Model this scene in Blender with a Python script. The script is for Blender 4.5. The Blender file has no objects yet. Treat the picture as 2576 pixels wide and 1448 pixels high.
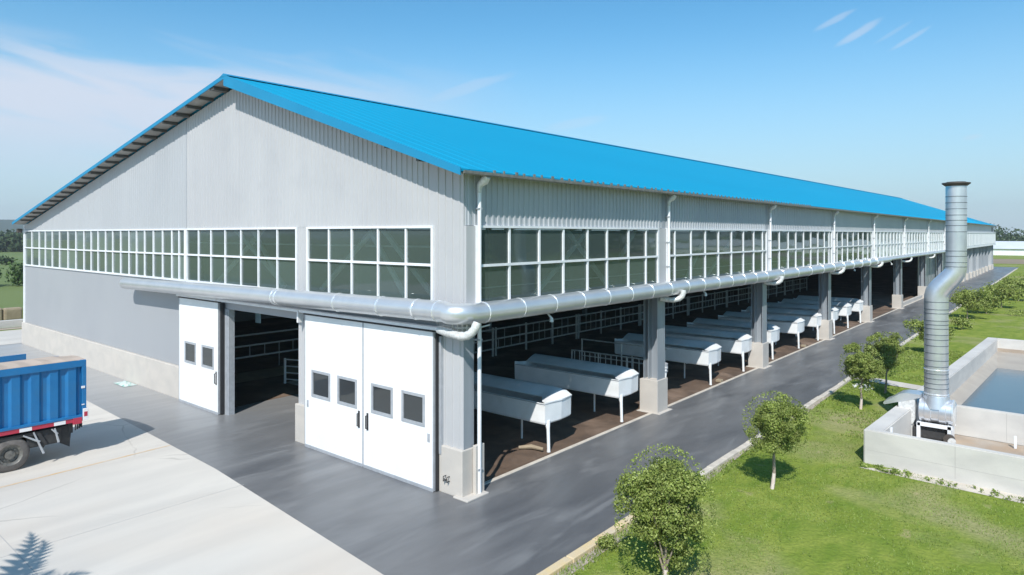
import bpy, bmesh, math, random
from mathutils import Vector, Matrix, noise as mnoise
R = math.radians
random.seed(7)
scn = bpy.context.scene
col = scn.collection

# ------------------------------------------------------------------ camera
cam_d = bpy.data.cameras.new("camera")
cam = bpy.data.objects.new("camera", cam_d)
col.objects.link(cam)
cam.location = (12.059, -12.427, 6.8)
cam.rotation_euler = (R(90), 0, R(40.02))
cam_d.sensor_width = 36.0
cam_d.lens = 36.0 * 1684.5 / 2576.0
cam_d.shift_y = -134.0 / 2576.0
cam_d.clip_end = 6000
scn.camera = cam

# ------------------------------------------------------------------ sun, sky
SUN = Vector((-0.46, 0.87, -1.0)).normalized()          # direction light travels
sd = bpy.data.lights.new("sun", 'SUN')
sd.energy = 4.8; sd.angle = R(0.55); sd.color = (1.0, 0.965, 0.91)
sun = bpy.data.objects.new("sun", sd)
sun.rotation_euler = SUN.to_track_quat('-Z', 'Y').to_euler()
sun.location = (20, -30, 40)
col.objects.link(sun)

w = bpy.data.worlds.new("World"); scn.world = w; w.use_nodes = True
NT = w.node_tree; NT.nodes.clear()
def wn(t, **k):
    n = NT.nodes.new(t)
    for a, b in k.items(): setattr(n, a, b)
    return n
def wmath(op, a, b=None, c=None, clamp=False):
    n = wn('ShaderNodeMath', operation=op); n.use_clamp = clamp
    for i, v in enumerate((a, b, c)):
        if v is None: continue
        if isinstance(v, (int, float)): n.inputs[i].default_value = v
        else: NT.links.new(v, n.inputs[i])
    return n.outputs[0]
def wstep(x, a, b):
    n = wn('ShaderNodeMapRange', interpolation_type='SMOOTHSTEP')
    NT.links.new(x, n.inputs[0]); n.inputs[1].default_value = a; n.inputs[2].default_value = b
    return n.outputs[0]
sky = wn('ShaderNodeTexSky', sky_type='NISHITA')
sky.sun_disc = False; sky.sun_elevation = R(45); sky.sun_rotation = math.atan2(-SUN.x, -SUN.y)
sky.air_density = 1.0; sky.dust_density = 0.4; sky.ozone_density = 1.0; sky.altitude = 50
tc = wn('ShaderNodeTexCoord'); sep = wn('ShaderNodeSeparateXYZ'); NT.links.new(tc.outputs['Generated'], sep.inputs[0])
X, Y, Z = sep.outputs
az = wmath('MULTIPLY', wmath('ARCTAN2', X, Y), 57.2958)       # degrees clockwise from +Y
el = wmath('MULTIPLY', wmath('ARCSINE', Z), 57.2958)
cmb = wn('ShaderNodeCombineXYZ')
NT.links.new(wmath('MULTIPLY', az, 0.045), cmb.inputs[0]); NT.links.new(wmath('ADD', wmath('MULTIPLY', el, 0.30), wmath('MULTIPLY', az, 0.035)), cmb.inputs[1])
nz = wn('ShaderNodeTexNoise'); nz.inputs['Scale'].default_value = 1.3; nz.inputs['Detail'].default_value = 6; nz.inputs['Roughness'].default_value = 0.5
nz.inputs['Distortion'].default_value = 0.6
NT.links.new(cmb.outputs[0], nz.inputs['Vector'])
# veil of cirrus low over the west: soft upper rim about 13 degrees up
rim = wmath('ADD', el, wmath('MULTIPLY', wmath('SUBTRACT', nz.outputs[0], 0.5), 9.0))
veil = wmath('MULTIPLY', wmath('SUBTRACT', 1.0, wstep(rim, 10.8, 14.2)), wstep(el, 1.0, 9.5))
veil = wmath('MULTIPLY', veil, wmath('SUBTRACT', 1.0, wstep(wmath('ADD', az, wmath('MULTIPLY', nz.outputs[0], 10.0)), -62.0, -32.0)))
veil = wmath('MULTIPLY', veil, wstep(nz.outputs[0], 0.10, 0.55))
veil = wmath('MULTIPLY', veil, 0.92)
tot = veil
def streak(a0, e0, la, le, tilt, amp):
    """one small torn streak of cloud at azimuth a0, elevation e0"""
    global tot
    da = wmath('SUBTRACT', az, a0); de = wmath('SUBTRACT', el, e0)
    c, s = math.cos(R(tilt)), math.sin(R(tilt))
    p = wmath('ADD', wmath('MULTIPLY', da, c / la), wmath('MULTIPLY', de, s / la))
    q = wmath('ADD', wmath('MULTIPLY', da, -s / le), wmath('MULTIPLY', de, c / le))
    q = wmath('ADD', q, wmath('MULTIPLY', wmath('SUBTRACT', nz.outputs[0], 0.5), 2.2))
    r2 = wmath('ADD', wmath('MULTIPLY', p, p), wmath('MULTIPLY', q, q))
    tot = wmath('MAXIMUM', tot, wmath('MULTIPLY', wmath('SUBTRACT', 1.0, wstep(r2, 0.0, 1.2)), amp*.55))
# (azimuth, elevation) of the torn wisps
for a0, e0, la, le, ti, am in ((-14.3, 16.1, 1.7, .28, 22, .6), (-12.7, 15.0, 1.9, .34, 26, .75), (-10.4, 14.7, 1.5, .18, 27, .3),
                               (-9.3, 14.1, 1.6, .22, 28, .5), (-5.5, 6.8, .7, .2, 8, .4), (-74.9, 12.9, .9, .3, -4, .45),
                               (-73.4, 12.6, 1.2, .3, -8, .4), (-50.5, 11.6, 2.4, .55, 24, .55), (-44.5, 12.0, 5.2, .6, 17, .55), (-34.5, 9.3, 3.0, .5, 10, .35)):
    streak(a0, e0, la, le, ti, am)
hs = wn('ShaderNodeHueSaturation'); hs.inputs['Saturation'].default_value = 1.12; hs.inputs['Value'].default_value = 1.0
NT.links.new(sky.outputs[0], hs.inputs['Color'])
tn = wn('ShaderNodeMix', data_type='RGBA', blend_type='MULTIPLY'); tn.inputs['Factor'].default_value = 1; tn.inputs['B'].default_value = (.86, 1.55, 1.66, 1)
NT.links.new(hs.outputs[0], tn.inputs['A'])
hz = wn('ShaderNodeMix', data_type='RGBA'); hz.inputs['B'].default_value = (5.6, 6.6, 8.0, 1)      # thin haze low over the horizon
NT.links.new(wmath('MULTIPLY', wmath('SUBTRACT', 1.0, wstep(el, -3.0, 19.0)), .93), hz.inputs['Factor']); NT.links.new(tn.outputs['Result'], hz.inputs['A'])
mx = wn('ShaderNodeMix', data_type='RGBA'); mx.inputs['B'].default_value = (7.0, 7.7, 9.0, 1)
NT.links.new(tot, mx.inputs['Factor']); NT.links.new(hz.outputs['Result'], mx.inputs['A'])
bg = wn('ShaderNodeBackground'); bg.inputs[1].default_value = 0.092
NT.links.new(mx.outputs['Result'], bg.inputs[0])
wo = wn('ShaderNodeOutputWorld'); NT.links.new(bg.outputs[0], wo.inputs[0])

scn.view_settings.view_transform = 'Standard'
scn.view_settings.look = 'None'
scn.view_settings.exposure = 0.12
scn.view_settings.gamma = 1.0

# ------------------------------------------------------------------ materials
def mat(name, c, rough=0.6, metal=0.0, c2=None, scale=3.0, stretch=(1, 1, 1), bump=0.0, bscale=40.0, lo=0.35, hi=0.65,
        spec=0.5, coat=0.0, detail=5, c3=None, s3=0.3, f3=0.5, rough2=None):
    m = bpy.data.materials.new(name); m.use_nodes = True
    nt = m.node_tree; b = nt.nodes['Principled BSDF']
    b.inputs['Base Color'].default_value = (*c, 1); b.inputs['Roughness'].default_value = rough
    b.inputs['Metallic'].default_value = metal; b.inputs['Specular IOR Level'].default_value = spec
    b.inputs['Coat Weight'].default_value = coat
    geo = nt.nodes.new('ShaderNodeNewGeometry')
    def noise_(sc, st, det=5, ro=.55, dist=0.0):
        mp = nt.nodes.new('ShaderNodeMapping'); mp.inputs['Scale'].default_value = st
        nt.links.new(geo.outputs['Position'], mp.inputs[0])
        n = nt.nodes.new('ShaderNodeTexNoise'); n.inputs['Scale'].default_value = sc
        n.inputs['Detail'].default_value = det; n.inputs['Roughness'].default_value = ro; n.inputs['Distortion'].default_value = dist
        nt.links.new(mp.outputs[0], n.inputs['Vector']); return n.outputs[0]
    def rng(x, a, bb, lo_=0.0, hi_=1.0):
        r = nt.nodes.new('ShaderNodeMapRange'); nt.links.new(x, r.inputs[0])
        r.inputs[1].default_value = a; r.inputs[2].default_value = bb; r.inputs[3].default_value = lo_; r.inputs[4].default_value = hi_
        return r.outputs[0]
    last = None
    if c2:
        f = rng(noise_(scale, stretch, detail, dist=.4), lo, hi)
        k = nt.nodes.new('ShaderNodeMix'); k.data_type = 'RGBA'
        k.inputs['A'].default_value = (*c, 1); k.inputs['B'].default_value = (*c2, 1)
        nt.links.new(f, k.inputs['Factor']); last = k.outputs['Result']
        if rough2 is not None: nt.links.new(rng(f, 0, 1, rough, rough2), b.inputs['Roughness'])
    if c3:
        f = rng(noise_(s3, (1, 1, 1), 4), .5, .72, 0, f3)
        k = nt.nodes.new('ShaderNodeMix'); k.data_type = 'RGBA'
        if last: nt.links.new(last, k.inputs['A'])
        else: k.inputs['A'].default_value = (*c, 1)
        k.inputs['B'].default_value = (*c3, 1)
        nt.links.new(f, k.inputs['Factor']); last = k.outputs['Result']
    if last: nt.links.new(last, b.inputs['Base Color'])
    if bump:
        bp = nt.nodes.new('ShaderNodeBump'); bp.inputs['Strength'].default_value = bump; bp.inputs['Distance'].default_value = 0.02
        nt.links.new(noise_(bscale, (1, 1, 1), 4), bp.inputs['Height']); nt.links.new(bp.outputs[0], b.inputs['Normal'])
    return m

M = {}
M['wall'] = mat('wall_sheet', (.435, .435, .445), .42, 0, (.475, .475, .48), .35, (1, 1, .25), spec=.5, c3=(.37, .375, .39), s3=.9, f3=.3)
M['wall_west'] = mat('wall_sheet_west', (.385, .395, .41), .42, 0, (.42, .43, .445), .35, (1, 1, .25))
M['panel'] = mat('wall_panel', (.325, .335, .355), .5, 0, (.345, .355, .37), .3, (1, 1, .3), c3=(.30, .31, .33), s3=.5, f3=.35)
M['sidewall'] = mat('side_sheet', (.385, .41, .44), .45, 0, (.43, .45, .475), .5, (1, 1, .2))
M['white'] = mat('white_paint', (.86, .86, .86), .35, 0, (.80, .81, .82), 2, (1, 1, .3), spec=.5)
M['frame'] = mat('white_frame', (.80, .81, .83), .4, 0, (.72, .73, .76), 3)
M['greyframe'] = mat('grey_frame', (.45, .47, .50), .4, .2, (.38, .40, .43), 6)
M['column'] = mat('column_paint', (.27, .30, .335), .4, .1, (.32, .345, .375), 2, (1, 1, .2))
M['plinth'] = mat('plinth_concrete', (.55, .505, .455), .8, 0, (.49, .455, .415), 1.2, (1, 1, 1.6), bump=.25, bscale=30, c3=(.50, .47, .44), s3=1.6, f3=.35)
M['roof'] = mat('blue_roof', (.005, .265, .445), .65, 0, (.006, .28, .465), .12, (1, .3, 1), spec=.12)
M['fascia'] = mat('blue_fascia', (.006, .215, .40), .55, 0, (.009, .235, .43), .8)
M['soffit'] = mat('soffit', (.36, .35, .33), .7, 0, (.28, .275, .26), 2)
M['purlin'] = mat('purlin', (.09, .09, .085), .6)
M['gutter'] = mat('gutter', (.24, .23, .21), .5, .2, (.15, .15, .13), 8)
M['pipe'] = mat('pipe_cladding', (.68, .69, .70), .33, .60, (.60, .62, .64), 1.2, (1, 1, 1), bump=.05, bscale=6, spec=.5)
M['band'] = mat('pipe_band', (.82, .84, .86), .25, .6)
M['duct'] = mat('galvanised_duct', (.80, .815, .84), .33, .72, (.68, .70, .74), 2.5, (1, 1, 1), bump=.06, bscale=9)
M['seamdark'] = mat('dark_seam_metal', (.16, .18, .20), .5, .5)  # dark metal of the seam rings round the shaft
M['elbow'] = mat('elbow_white', (.76, .76, .75), .35, .15, (.55, .55, .54), 14, (1, 1, 1))
M['dark'] = mat('dark_gap', (.02, .02, .022), .6)
M['black'] = mat('black_rubber', (.028, .028, .03), .75, 0, (.04, .04, .04), 8)
M['steel'] = mat('painted_steel', (.34, .37, .38), .45, .3, (.26, .28, .29), 5)
M['rail'] = mat('galvanised_rail', (.72, .70, .66), .5, .1, (.55, .54, .50), 8)
M['trough'] = mat('trough_white', (.86, .87, .88), .35, 0, (.78, .80, .81), 1.5, c3=(.62, .60, .56), s3=1.3, f3=.35)
M['dirt'] = mat('dirt_floor', (.14, .092, .062), .9, 0, (.09, .06, .042), 1.1, (1, 1, 1), bump=.4, bscale=12, c3=(.27, .19, .14), s3=.5, f3=.8)
M['concrete'] = mat('apron_concrete', (.60, .56, .505), .75, 0, (.52, .485, .44), .9, (1.0, .16, 1), bump=.12, bscale=25, c3=(.64, .54, .44), s3=.10, f3=.6)
M['kerb'] = mat('kerb_stone', (.62, .56, .48), .8, 0, (.5, .45, .39), 2.5, bump=.2)
M['kerby'] = mat('kerb_yellow', (.66, .50, .26), .8, 0, (.6, .5, .36), 2.5, bump=.2)
M['tank'] = mat('tank_concrete', (.60, .575, .54), .85, 0, (.51, .49, .465), .8, (1, 1, 2.5), bump=.15, bscale=20, c3=(.46, .45, .43), s3=.8, f3=.35)
M['mud'] = mat('mud', (.34, .27, .21), .85, 0, (.42, .36, .30), 1.0, c3=(.45, .30, .18), s3=.7, f3=.5)
M['bank'] = mat('silty_bank', (.40, .36, .31), .85, 0, (.34, .30, .26), .8)
M['bark'] = mat('bark', (.36, .30, .25), .9, 0, (.22, .17, .13), 14, bump=.4)
M['limewash'] = mat('limewash', (.62, .50, .45), .85, 0, (.70, .62, .57), 6)
M['blue'] = mat('blue_truck_paint', (.007, .13, .33), .42, 0, (.010, .15, .36), 2, spec=.5, c3=(.03, .14, .28), s3=2.5, f3=.4)
M['red'] = mat('red_reflector', (.42, .03, .06), .4)
M['refl'] = mat('white_reflector', (.75, .73, .74), .35)
M['tarp'] = mat('tarp', (.50, .405, .335), .85, 0, (.42, .34, .28), 1.5, (1, .5, 1), bump=.2, bscale=8)
M['tyre'] = mat('tyre', (.16, .145, .135), .85, 0, (.10, .09, .085), 5)
M['rim'] = mat('wheel_rim', (.10, .10, .095), .5, .3, (.2, .19, .17), 12)
M['rust'] = mat('dark_cap', (.10, .085, .075), .6, .4)
M['wglass'] = None
M['paleblue'] = mat('pale_blue_window_light', (.40, .60, .72), .5)  # pale blue of daylight in a window deep inside
M['tan'] = mat('tan_block', (.36, .29, .20), .9, 0, (.28, .22, .15), 2)
M['rubble'] = mat('rubble', (.42, .37, .31), .9, 0, (.26, .22, .18), 9)
M['brownfield'] = mat('brown_field', (.30, .22, .15), .95, 0, (.24, .19, .12), .05)
M['greenfield'] = mat('green_field', (.10, .155, .035), .95, 0, (.14, .18, .05), .03)
M['hill'] = mat('hill_green', (.05, .075, .06), .95, 0, (.06, .085, .07), .01)
M['ghouse'] = mat('greenhouse_film', (.66, .68, .70), .5, 0, (.58, .61, .64), .2)
M['plastic'] = mat('plastic_sheet', (.55, .62, .60), .35, 0, (.20, .42, .36), 7, lo=.5, hi=.6)

# window glass: dark green, glossy, a little see-through
def glass(name, dark, tint, f):
    m = bpy.data.materials.new(name); m.use_nodes = True; nt = m.node_tree; nt.nodes.clear()
    o = nt.nodes.new('ShaderNodeOutputMaterial'); g = nt.nodes.new('ShaderNodeBsdfGlossy'); g.inputs['Roughness'].default_value = .03
    g.inputs['Color'].default_value = (.9, .97, .95, 1)
    t = nt.nodes.new('ShaderNodeBsdfTransparent'); t.inputs[0].default_value = (*tint, 1)
    d = nt.nodes.new('ShaderNodeBsdfDiffuse'); d.inputs[0].default_value = (*dark, 1)
    a = nt.nodes.new('ShaderNodeMixShader'); a.inputs[0].default_value = f
    g0 = nt.nodes.new('ShaderNodeNewGeometry'); r0 = nt.nodes.new('ShaderNodeMapRange'); nt.links.new(g0.outputs['Random Per Island'], r0.inputs[0])
    r0.inputs[3].default_value = .72; r0.inputs[4].default_value = 1.3
    h0 = nt.nodes.new('ShaderNodeHueSaturation'); h0.inputs['Color'].default_value = (*dark, 1); nt.links.new(r0.outputs[0], h0.inputs['Value']); nt.links.new(h0.outputs[0], d.inputs[0])
    nt.links.new(t.outputs[0], a.inputs[1]); nt.links.new(d.outputs[0], a.inputs[2])
    fr = nt.nodes.new('ShaderNodeFresnel'); fr.inputs[0].default_value = 1.52
    bp = nt.nodes.new('ShaderNodeBump'); bp.inputs['Strength'].default_value = .06; bp.inputs['Distance'].default_value = .05
    n = nt.nodes.new('ShaderNodeTexNoise'); n.inputs['Scale'].default_value = .8
    ge = nt.nodes.new('ShaderNodeNewGeometry'); nt.links.new(ge.outputs['Position'], n.inputs['Vector'])
    nt.links.new(n.outputs[0], bp.inputs['Height']); nt.links.new(bp.outputs[0], g.inputs['Normal'])
    b = nt.nodes.new('ShaderNodeMixShader'); nt.links.new(fr.outputs[0], b.inputs[0])
    nt.links.new(a.outputs[0], b.inputs[1]); nt.links.new(g.outputs[0], b.inputs[2]); nt.links.new(b.outputs[0], o.inputs[0])
    return m
M['glass'] = glass('window_glass', (.12, .165, .155), (.66, .76, .74), .48)
M['glass_west'] = glass('painted_reflection_glass', (.15, .19, .175), (.5, .6, .56), .75)  # paler diffuse colour stands in for sky reflected at a grazing angle
M['glass_pale'] = glass('curtained_glass', (.36, .38, .38), (.5, .52, .52), .85)
M['doorglass'] = glass('door_glass', (.05, .055, .06), (.2, .22, .22), .8)

# asphalt lane: streaked, semi-polished, paler at its west end
def asphalt():
    m = bpy.data.materials.new('lane_surface'); m.use_nodes = True; nt = m.node_tree; b = nt.nodes['Principled BSDF']
    ge = nt.nodes.new('ShaderNodeNewGeometry'); L = nt.links.new
    def noi(sc, st, rot=0, det=5, dist=.5, loc=(0, 0, 0)):
        mp = nt.nodes.new('ShaderNodeMapping'); mp.inputs['Scale'].default_value = st; mp.inputs['Rotation'].default_value = (0, 0, rot)
        mp.inputs['Location'].default_value = loc
        L(ge.outputs['Position'], mp.inputs[0]); n = nt.nodes.new('ShaderNodeTexNoise'); n.inputs['Scale'].default_value = sc
        n.inputs['Detail'].default_value = det; n.inputs['Distortion'].default_value = dist; L(mp.outputs[0], n.inputs['Vector']); return n.outputs[0]
    def mr(x, a, c, lo=0., hi=1.):
        r = nt.nodes.new('ShaderNodeMapRange'); L(x, r.inputs[0])
        for i, v in ((1, a), (2, c), (3, lo), (4, hi)): r.inputs[i].default_value = v
        return r.outputs[0]
    def mix(f, A, B):
        k = nt.nodes.new('ShaderNodeMix'); k.data_type = 'RGBA'
        for s, v in (('A', A), ('B', B)):
            if isinstance(v, tuple): k.inputs[s].default_value = (*v, 1)
            else: L(v, k.inputs[s])
        L(f, k.inputs['Factor']); return k.outputs['Result']
    n1 = noi(.55, (1, .28, 1), R(28), 6, 1.2); n2 = noi(1.6, (1, .22, 1), R(-30), 5, .8, (5, 2, 0)); n3 = noi(.12, (1, 1, 1))
    c = mix(mr(n1, .36, .66), (.105, .108, .115), (.17, .172, .177))
    c = mix(mr(n2, .54, .72, 0, .42), c, (.27, .27, .27))
    c = mix(mr(n3, .45, .7, 0, .4), c, (.20, .19, .185))
    sp = nt.nodes.new('ShaderNodeSeparateXYZ'); L(ge.outputs['Position'], sp.inputs[0])
    add = nt.nodes.new('ShaderNodeMath'); add.operation = 'ADD'; L(sp.outputs[0], add.inputs[0])
    mm = nt.nodes.new('ShaderNodeMath'); mm.operation = 'MULTIPLY'; L(n1, mm.inputs[0]); mm.inputs[1].default_value = 8; L(mm.outputs[0], add.inputs[1])
    c = mix(mr(add.outputs[0], -4.0, -17.0, 0, .85), c, (.37, .365, .36))
    L(c, b.inputs['Base Color']); L(mr(n2, .3, .7, .30, .50), b.inputs['Roughness'])
    b.inputs['Specular IOR Level'].default_value = .5
    bp = nt.nodes.new('ShaderNodeBump'); bp.inputs['Strength'].default_value = .08; bp.inputs['Distance'].default_value = .02
    L(noi(30, (1, 1, 1), det=3), bp.inputs['Height']); L(bp.outputs[0], b.inputs['Normal'])
    return m
M['lane'] = asphalt()

def grassmat():
    m = bpy.data.materials.new('grass_ground'); m.use_nodes = True; nt = m.node_tree; b = nt.nodes['Principled BSDF']; L = nt.links.new
    ge = nt.nodes.new('ShaderNodeNewGeometry')
    def noi(sc, st=(1, 1, 1), det=6):
        mp = nt.nodes.new('ShaderNodeMapping'); mp.inputs['Scale'].default_value = st; L(ge.outputs['Position'], mp.inputs[0])
        n = nt.nodes.new('ShaderNodeTexNoise'); n.inputs['Scale'].default_value = sc; n.inputs['Detail'].default_value = det
        n.inputs['Distortion'].default_value = .5; L(mp.outputs[0], n.inputs['Vector']); return n.outputs[0]
    def mr(x, a, c, hi=1.):
        r = nt.nodes.new('ShaderNodeMapRange'); L(x, r.inputs[0]); r.inputs[1].default_value = a; r.inputs[2].default_value = c; r.inputs[4].default_value = hi
        return r.outputs[0]
    def mix(f, A, B):
        k = nt.nodes.new('ShaderNodeMix'); k.data_type = 'RGBA'
        for s, v in (('A', A), ('B', B)):
            if isinstance(v, tuple): k.inputs[s].default_value = (*v, 1)
            else: L(v, k.inputs[s])
        L(f, k.inputs['Factor']); return k.outputs['Result']
    c = mix(mr(noi(.5), .35, .65), (.205, .26, .04), (.28, .32, .065))
    c = mix(mr(noi(2.2, (1, .5, 1)), .4, .7), c, (.15, .22, .03))
    c = mix(mr(noi(.23), .51, .66, .75), c, (.40, .345, .20))
    c = mix(mr(noi(1.3), .66, .74, .5), c, (.44, .34, .22))
    c = mix(mr(noi(14, det=3), .35, .7, .5), c, (.11, .165, .03))
    L(c, b.inputs['Base Color']); b.inputs['Roughness'].default_value = .95; b.inputs['Specular IOR Level'].default_value = .1
    bp = nt.nodes.new('ShaderNodeBump'); bp.inputs['Strength'].default_value = .7; bp.inputs['Distance'].default_value = .06
    L(noi(9, det=6), bp.inputs['Height']); L(bp.outputs[0], b.inputs['Normal'])
    return m
M['grass'] = grassmat()

def leafmat(name, a, b_, c_):
    m = bpy.data.materials.new(name); m.use_nodes = True; nt = m.node_tree; L = nt.links.new; nt.nodes.clear()
    ge = nt.nodes.new('ShaderNodeNewGeometry'); rp = nt.nodes.new('ShaderNodeValToRGB')
    rp.color_ramp.elements[0].color = (*a, 1); rp.color_ramp.elements[1].color = (*c_, 1); e = rp.color_ramp.elements.new(.5); e.color = (*b_, 1)
    L(ge.outputs['Random Per Island'], rp.inputs[0])
    n = nt.nodes.new('ShaderNodeTexNoise'); n.inputs['Scale'].default_value = 2.2; L(ge.outputs['Position'], n.inputs['Vector'])
    mr = nt.nodes.new('ShaderNodeMapRange'); L(n.outputs[0], mr.inputs[0]); mr.inputs[1].default_value = .35; mr.inputs[2].default_value = .65; mr.inputs[3].default_value = .75; mr.inputs[4].default_value = 1.2
    hs = nt.nodes.new('ShaderNodeHueSaturation'); L(rp.outputs[0], hs.inputs['Color']); L(mr.outputs[0], hs.inputs['Value'])
    d = nt.nodes.new('ShaderNodeBsdfPrincipled'); L(hs.outputs[0], d.inputs['Base Color']); d.inputs['Roughness'].default_value = .6; d.inputs['Specular IOR Level'].default_value = .3
    t = nt.nodes.new('ShaderNodeBsdfTranslucent'); L(hs.outputs[0], t.inputs[0])
    mx = nt.nodes.new('ShaderNodeMixShader'); mx.inputs[0].default_value = .3; L(d.outputs[0], mx.inputs[1]); L(t.outputs[0], mx.inputs[2])
    o = nt.nodes.new('ShaderNodeOutputMaterial'); L(mx.outputs[0], o.inputs[0]); return m
M['leaf'] = leafmat('leaf_green', (.16, .215, .04), (.26, .32, .07), (.42, .47, .16))
M['leafd'] = leafmat('leaf_dark', (.035, .075, .02), (.06, .115, .03), (.10, .16, .04))
M['leaff'] = leafmat('leaf_far', (.035, .065, .025), (.05, .085, .03), (.075, .11, .04))
M['blade'] = leafmat('grass_blade', (.18, .26, .05), (.24, .33, .07), (.34, .38, .13))
def watermat():
    m = mat('basin_water', (.085, .105, .115), .16, 0, (.095, .115, .125), .3, spec=.6)
    nt = m.node_tree; b = nt.nodes['Principled BSDF']
    bp = nt.nodes.new('ShaderNodeBump'); bp.inputs['Strength'].default_value = .05; bp.inputs['Distance'].default_value = .05
    n = nt.nodes.new('ShaderNodeTexNoise'); n.inputs['Scale'].default_value = 3
    ge = nt.nodes.new('ShaderNodeNewGeometry'); nt.links.new(ge.outputs['Position'], n.inputs['Vector'])
    nt.links.new(n.outputs[0], bp.inputs['Height']); nt.links.new(bp.outputs[0], b.inputs['Normal']); return m
M['water'] = watermat()

# ------------------------------------------------------------------ mesh helpers
class MB:
    def __init__(s): s.v = []; s.f = []
    def add(s, vs, fs):
        o = len(s.v); s.v += [tuple(p) for p in vs]; s.f += [tuple(i + o for i in f) for f in fs]; return s
    def box(s, x0, x1, y0, y1, z0, z1):
        return s.add([(x0,y0,z0),(x1,y0,z0),(x1,y1,z0),(x0,y1,z0),(x0,y0,z1),(x1,y0,z1),(x1,y1,z1),(x0,y1,z1)],
                     [(0,3,2,1),(4,5,6,7),(0,1,5,4),(1,2,6,5),(2,3,7,6),(3,0,4,7)])
    def bbox(s, x0, x1, y0, y1, z0, z1, b=.02):
        """box with chamfered edges"""
        bm = bmesh.new(); bmesh.ops.create_cube(bm, size=1)
        for v in bm.verts: v.co = Vector(((x0+x1)/2 + v.co.x*(x1-x0), (y0+y1)/2 + v.co.y*(y1-y0), (z0+z1)/2 + v.co.z*(z1-z0)))
        bmesh.ops.bevel(bm, geom=bm.edges[:], offset=b, segments=2, affect='EDGES', profile=.6)
        s.frombm(bm); return s
    def frombm(s, bm, mtx=None):
        bm.verts.index_update(); s.add([(mtx @ v.co if mtx else v.co) for v in bm.verts], [[v.index for v in f.verts] for f in bm.faces]); bm.free(); return s
    def prism(s, poly, axis, a, b):
        """poly: 2D points; extruded along axis 'x','y' or 'z' from a to b"""
        n = len(poly)
        def P(p, t): return {'x': (t, p[0], p[1]), 'y': (p[0], t, p[1]), 'z': (p[0], p[1], t)}[axis]
        vs = [P(p, a) for p in poly] + [P(p, b) for p in poly]
        fs = [tuple(range(n))[::-1], tuple(range(n, 2*n))] + [(i, (i+1) % n, n+(i+1) % n, n+i) for i in range(n)]
        return s.add(vs, fs)
    def tube(s, pts, r, n=12, caps=True):
        pts = [Vector(p) for p in pts]; m = len(pts); rs = r if isinstance(r, (list, tuple)) else [r]*m
        prev = None; vs = []
        for i, p in enumerate(pts):
            t = ((pts[min(i+1, m-1)] - pts[max(i-1, 0)])).normalized()
            if prev is None:
                a = Vector((0, 0, 1)) if abs(t.z) < .9 else Vector((1, 0, 0)); u = t.cross(a).normalized()
            else: u = (prev - t*prev.dot(t)).normalized()
            prev = u; w_ = t.cross(u)
            for k in range(n):
                an = 2*math.pi*k/n; vs.append(p + (u*math.cos(an) + w_*math.sin(an))*rs[i])
        fs = [(i*n+k, i*n+(k+1) % n, (i+1)*n+(k+1) % n, (i+1)*n+k) for i in range(m-1) for k in range(n)]
        if caps: fs += [tuple(range(n))[::-1], tuple(range((m-1)*n, m*n))]
        return s.add(vs, fs)
    def grid(s, P, nu, nv):
        """P(i,j) -> point, open sheet"""
        vs = [P(i, j) for j in range(nv+1) for i in range(nu+1)]
        return s.add(vs, [(j*(nu+1)+i, j*(nu+1)+i+1, (j+1)*(nu+1)+i+1, (j+1)*(nu+1)+i) for j in range(nv) for i in range(nu)])
    def build(s, name, m, parent=None, smooth=False, origin=None):
        me = bpy.data.meshes.new(name)
        if origin is not None:
            o3 = Vector(origin); s.v = [tuple(Vector(p) - o3) for p in s.v]
        me.from_pydata(s.v, [], s.f); me.update()
        me.materials.append(m)
        if smooth:
            for p in me.polygons: p.use_smooth = True
            try: me.set_sharp_from_angle(angle=R(40))
            except Exception: pass
        o = bpy.data.objects.new(name, me); col.objects.link(o)
        if origin is not None: o.location = origin
        if parent is not None:
            o.parent = parent
            if origin is None: o.location = -Vector(world_loc(parent))
            else: o.location = Vector(origin) - Vector(world_loc(parent))
        return o
def each(b, name, m, parent, smooth=False):
    """build every separate piece of b as a part of its own"""
    par = list(range(len(b.v)))
    def find(i):
        while par[i] != i: par[i] = par[par[i]]; i = par[i]
        return i
    for f in b.f:
        r0 = find(f[0])
        for i in f[1:]:
            par[find(i)] = r0
    groups = {}
    for f in b.f: groups.setdefault(find(f[0]), []).append(f)
    out = []
    for fs in groups.values():
        ids = sorted({i for f in fs for i in f}); mp = {i: k for k, i in enumerate(ids)}
        q = MB(); q.v = [b.v[i] for i in ids]; q.f = [tuple(mp[i] for i in f) for f in fs]
        out.append(q.build(name, m, parent, smooth))
    return out
def world_loc(o):
    v = Vector((0, 0, 0))
    while o is not None: v += o.location; o = o.parent
    return v
def tag(o, label, cat, group=None, kind=None):
    if label: o['label'] = label
    if cat: o['category'] = cat
    if group: o['group'] = group
    if kind: o['kind'] = kind
    return o
def thing(name, label, cat, loc=(0, 0, 0), group=None):
    o = bpy.data.objects.new(name, None); o.empty_display_size = .3; col.objects.link(o); o.location = loc
    return tag(o, label, cat, group)
def struct(o): o['kind'] = 'structure'; return o
def copy_tree(o, parent=None):
    c = o.copy(); col.objects.link(c); c.parent = parent
    for ch in list(o.children): copy_tree(ch, c)
    return c

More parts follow.
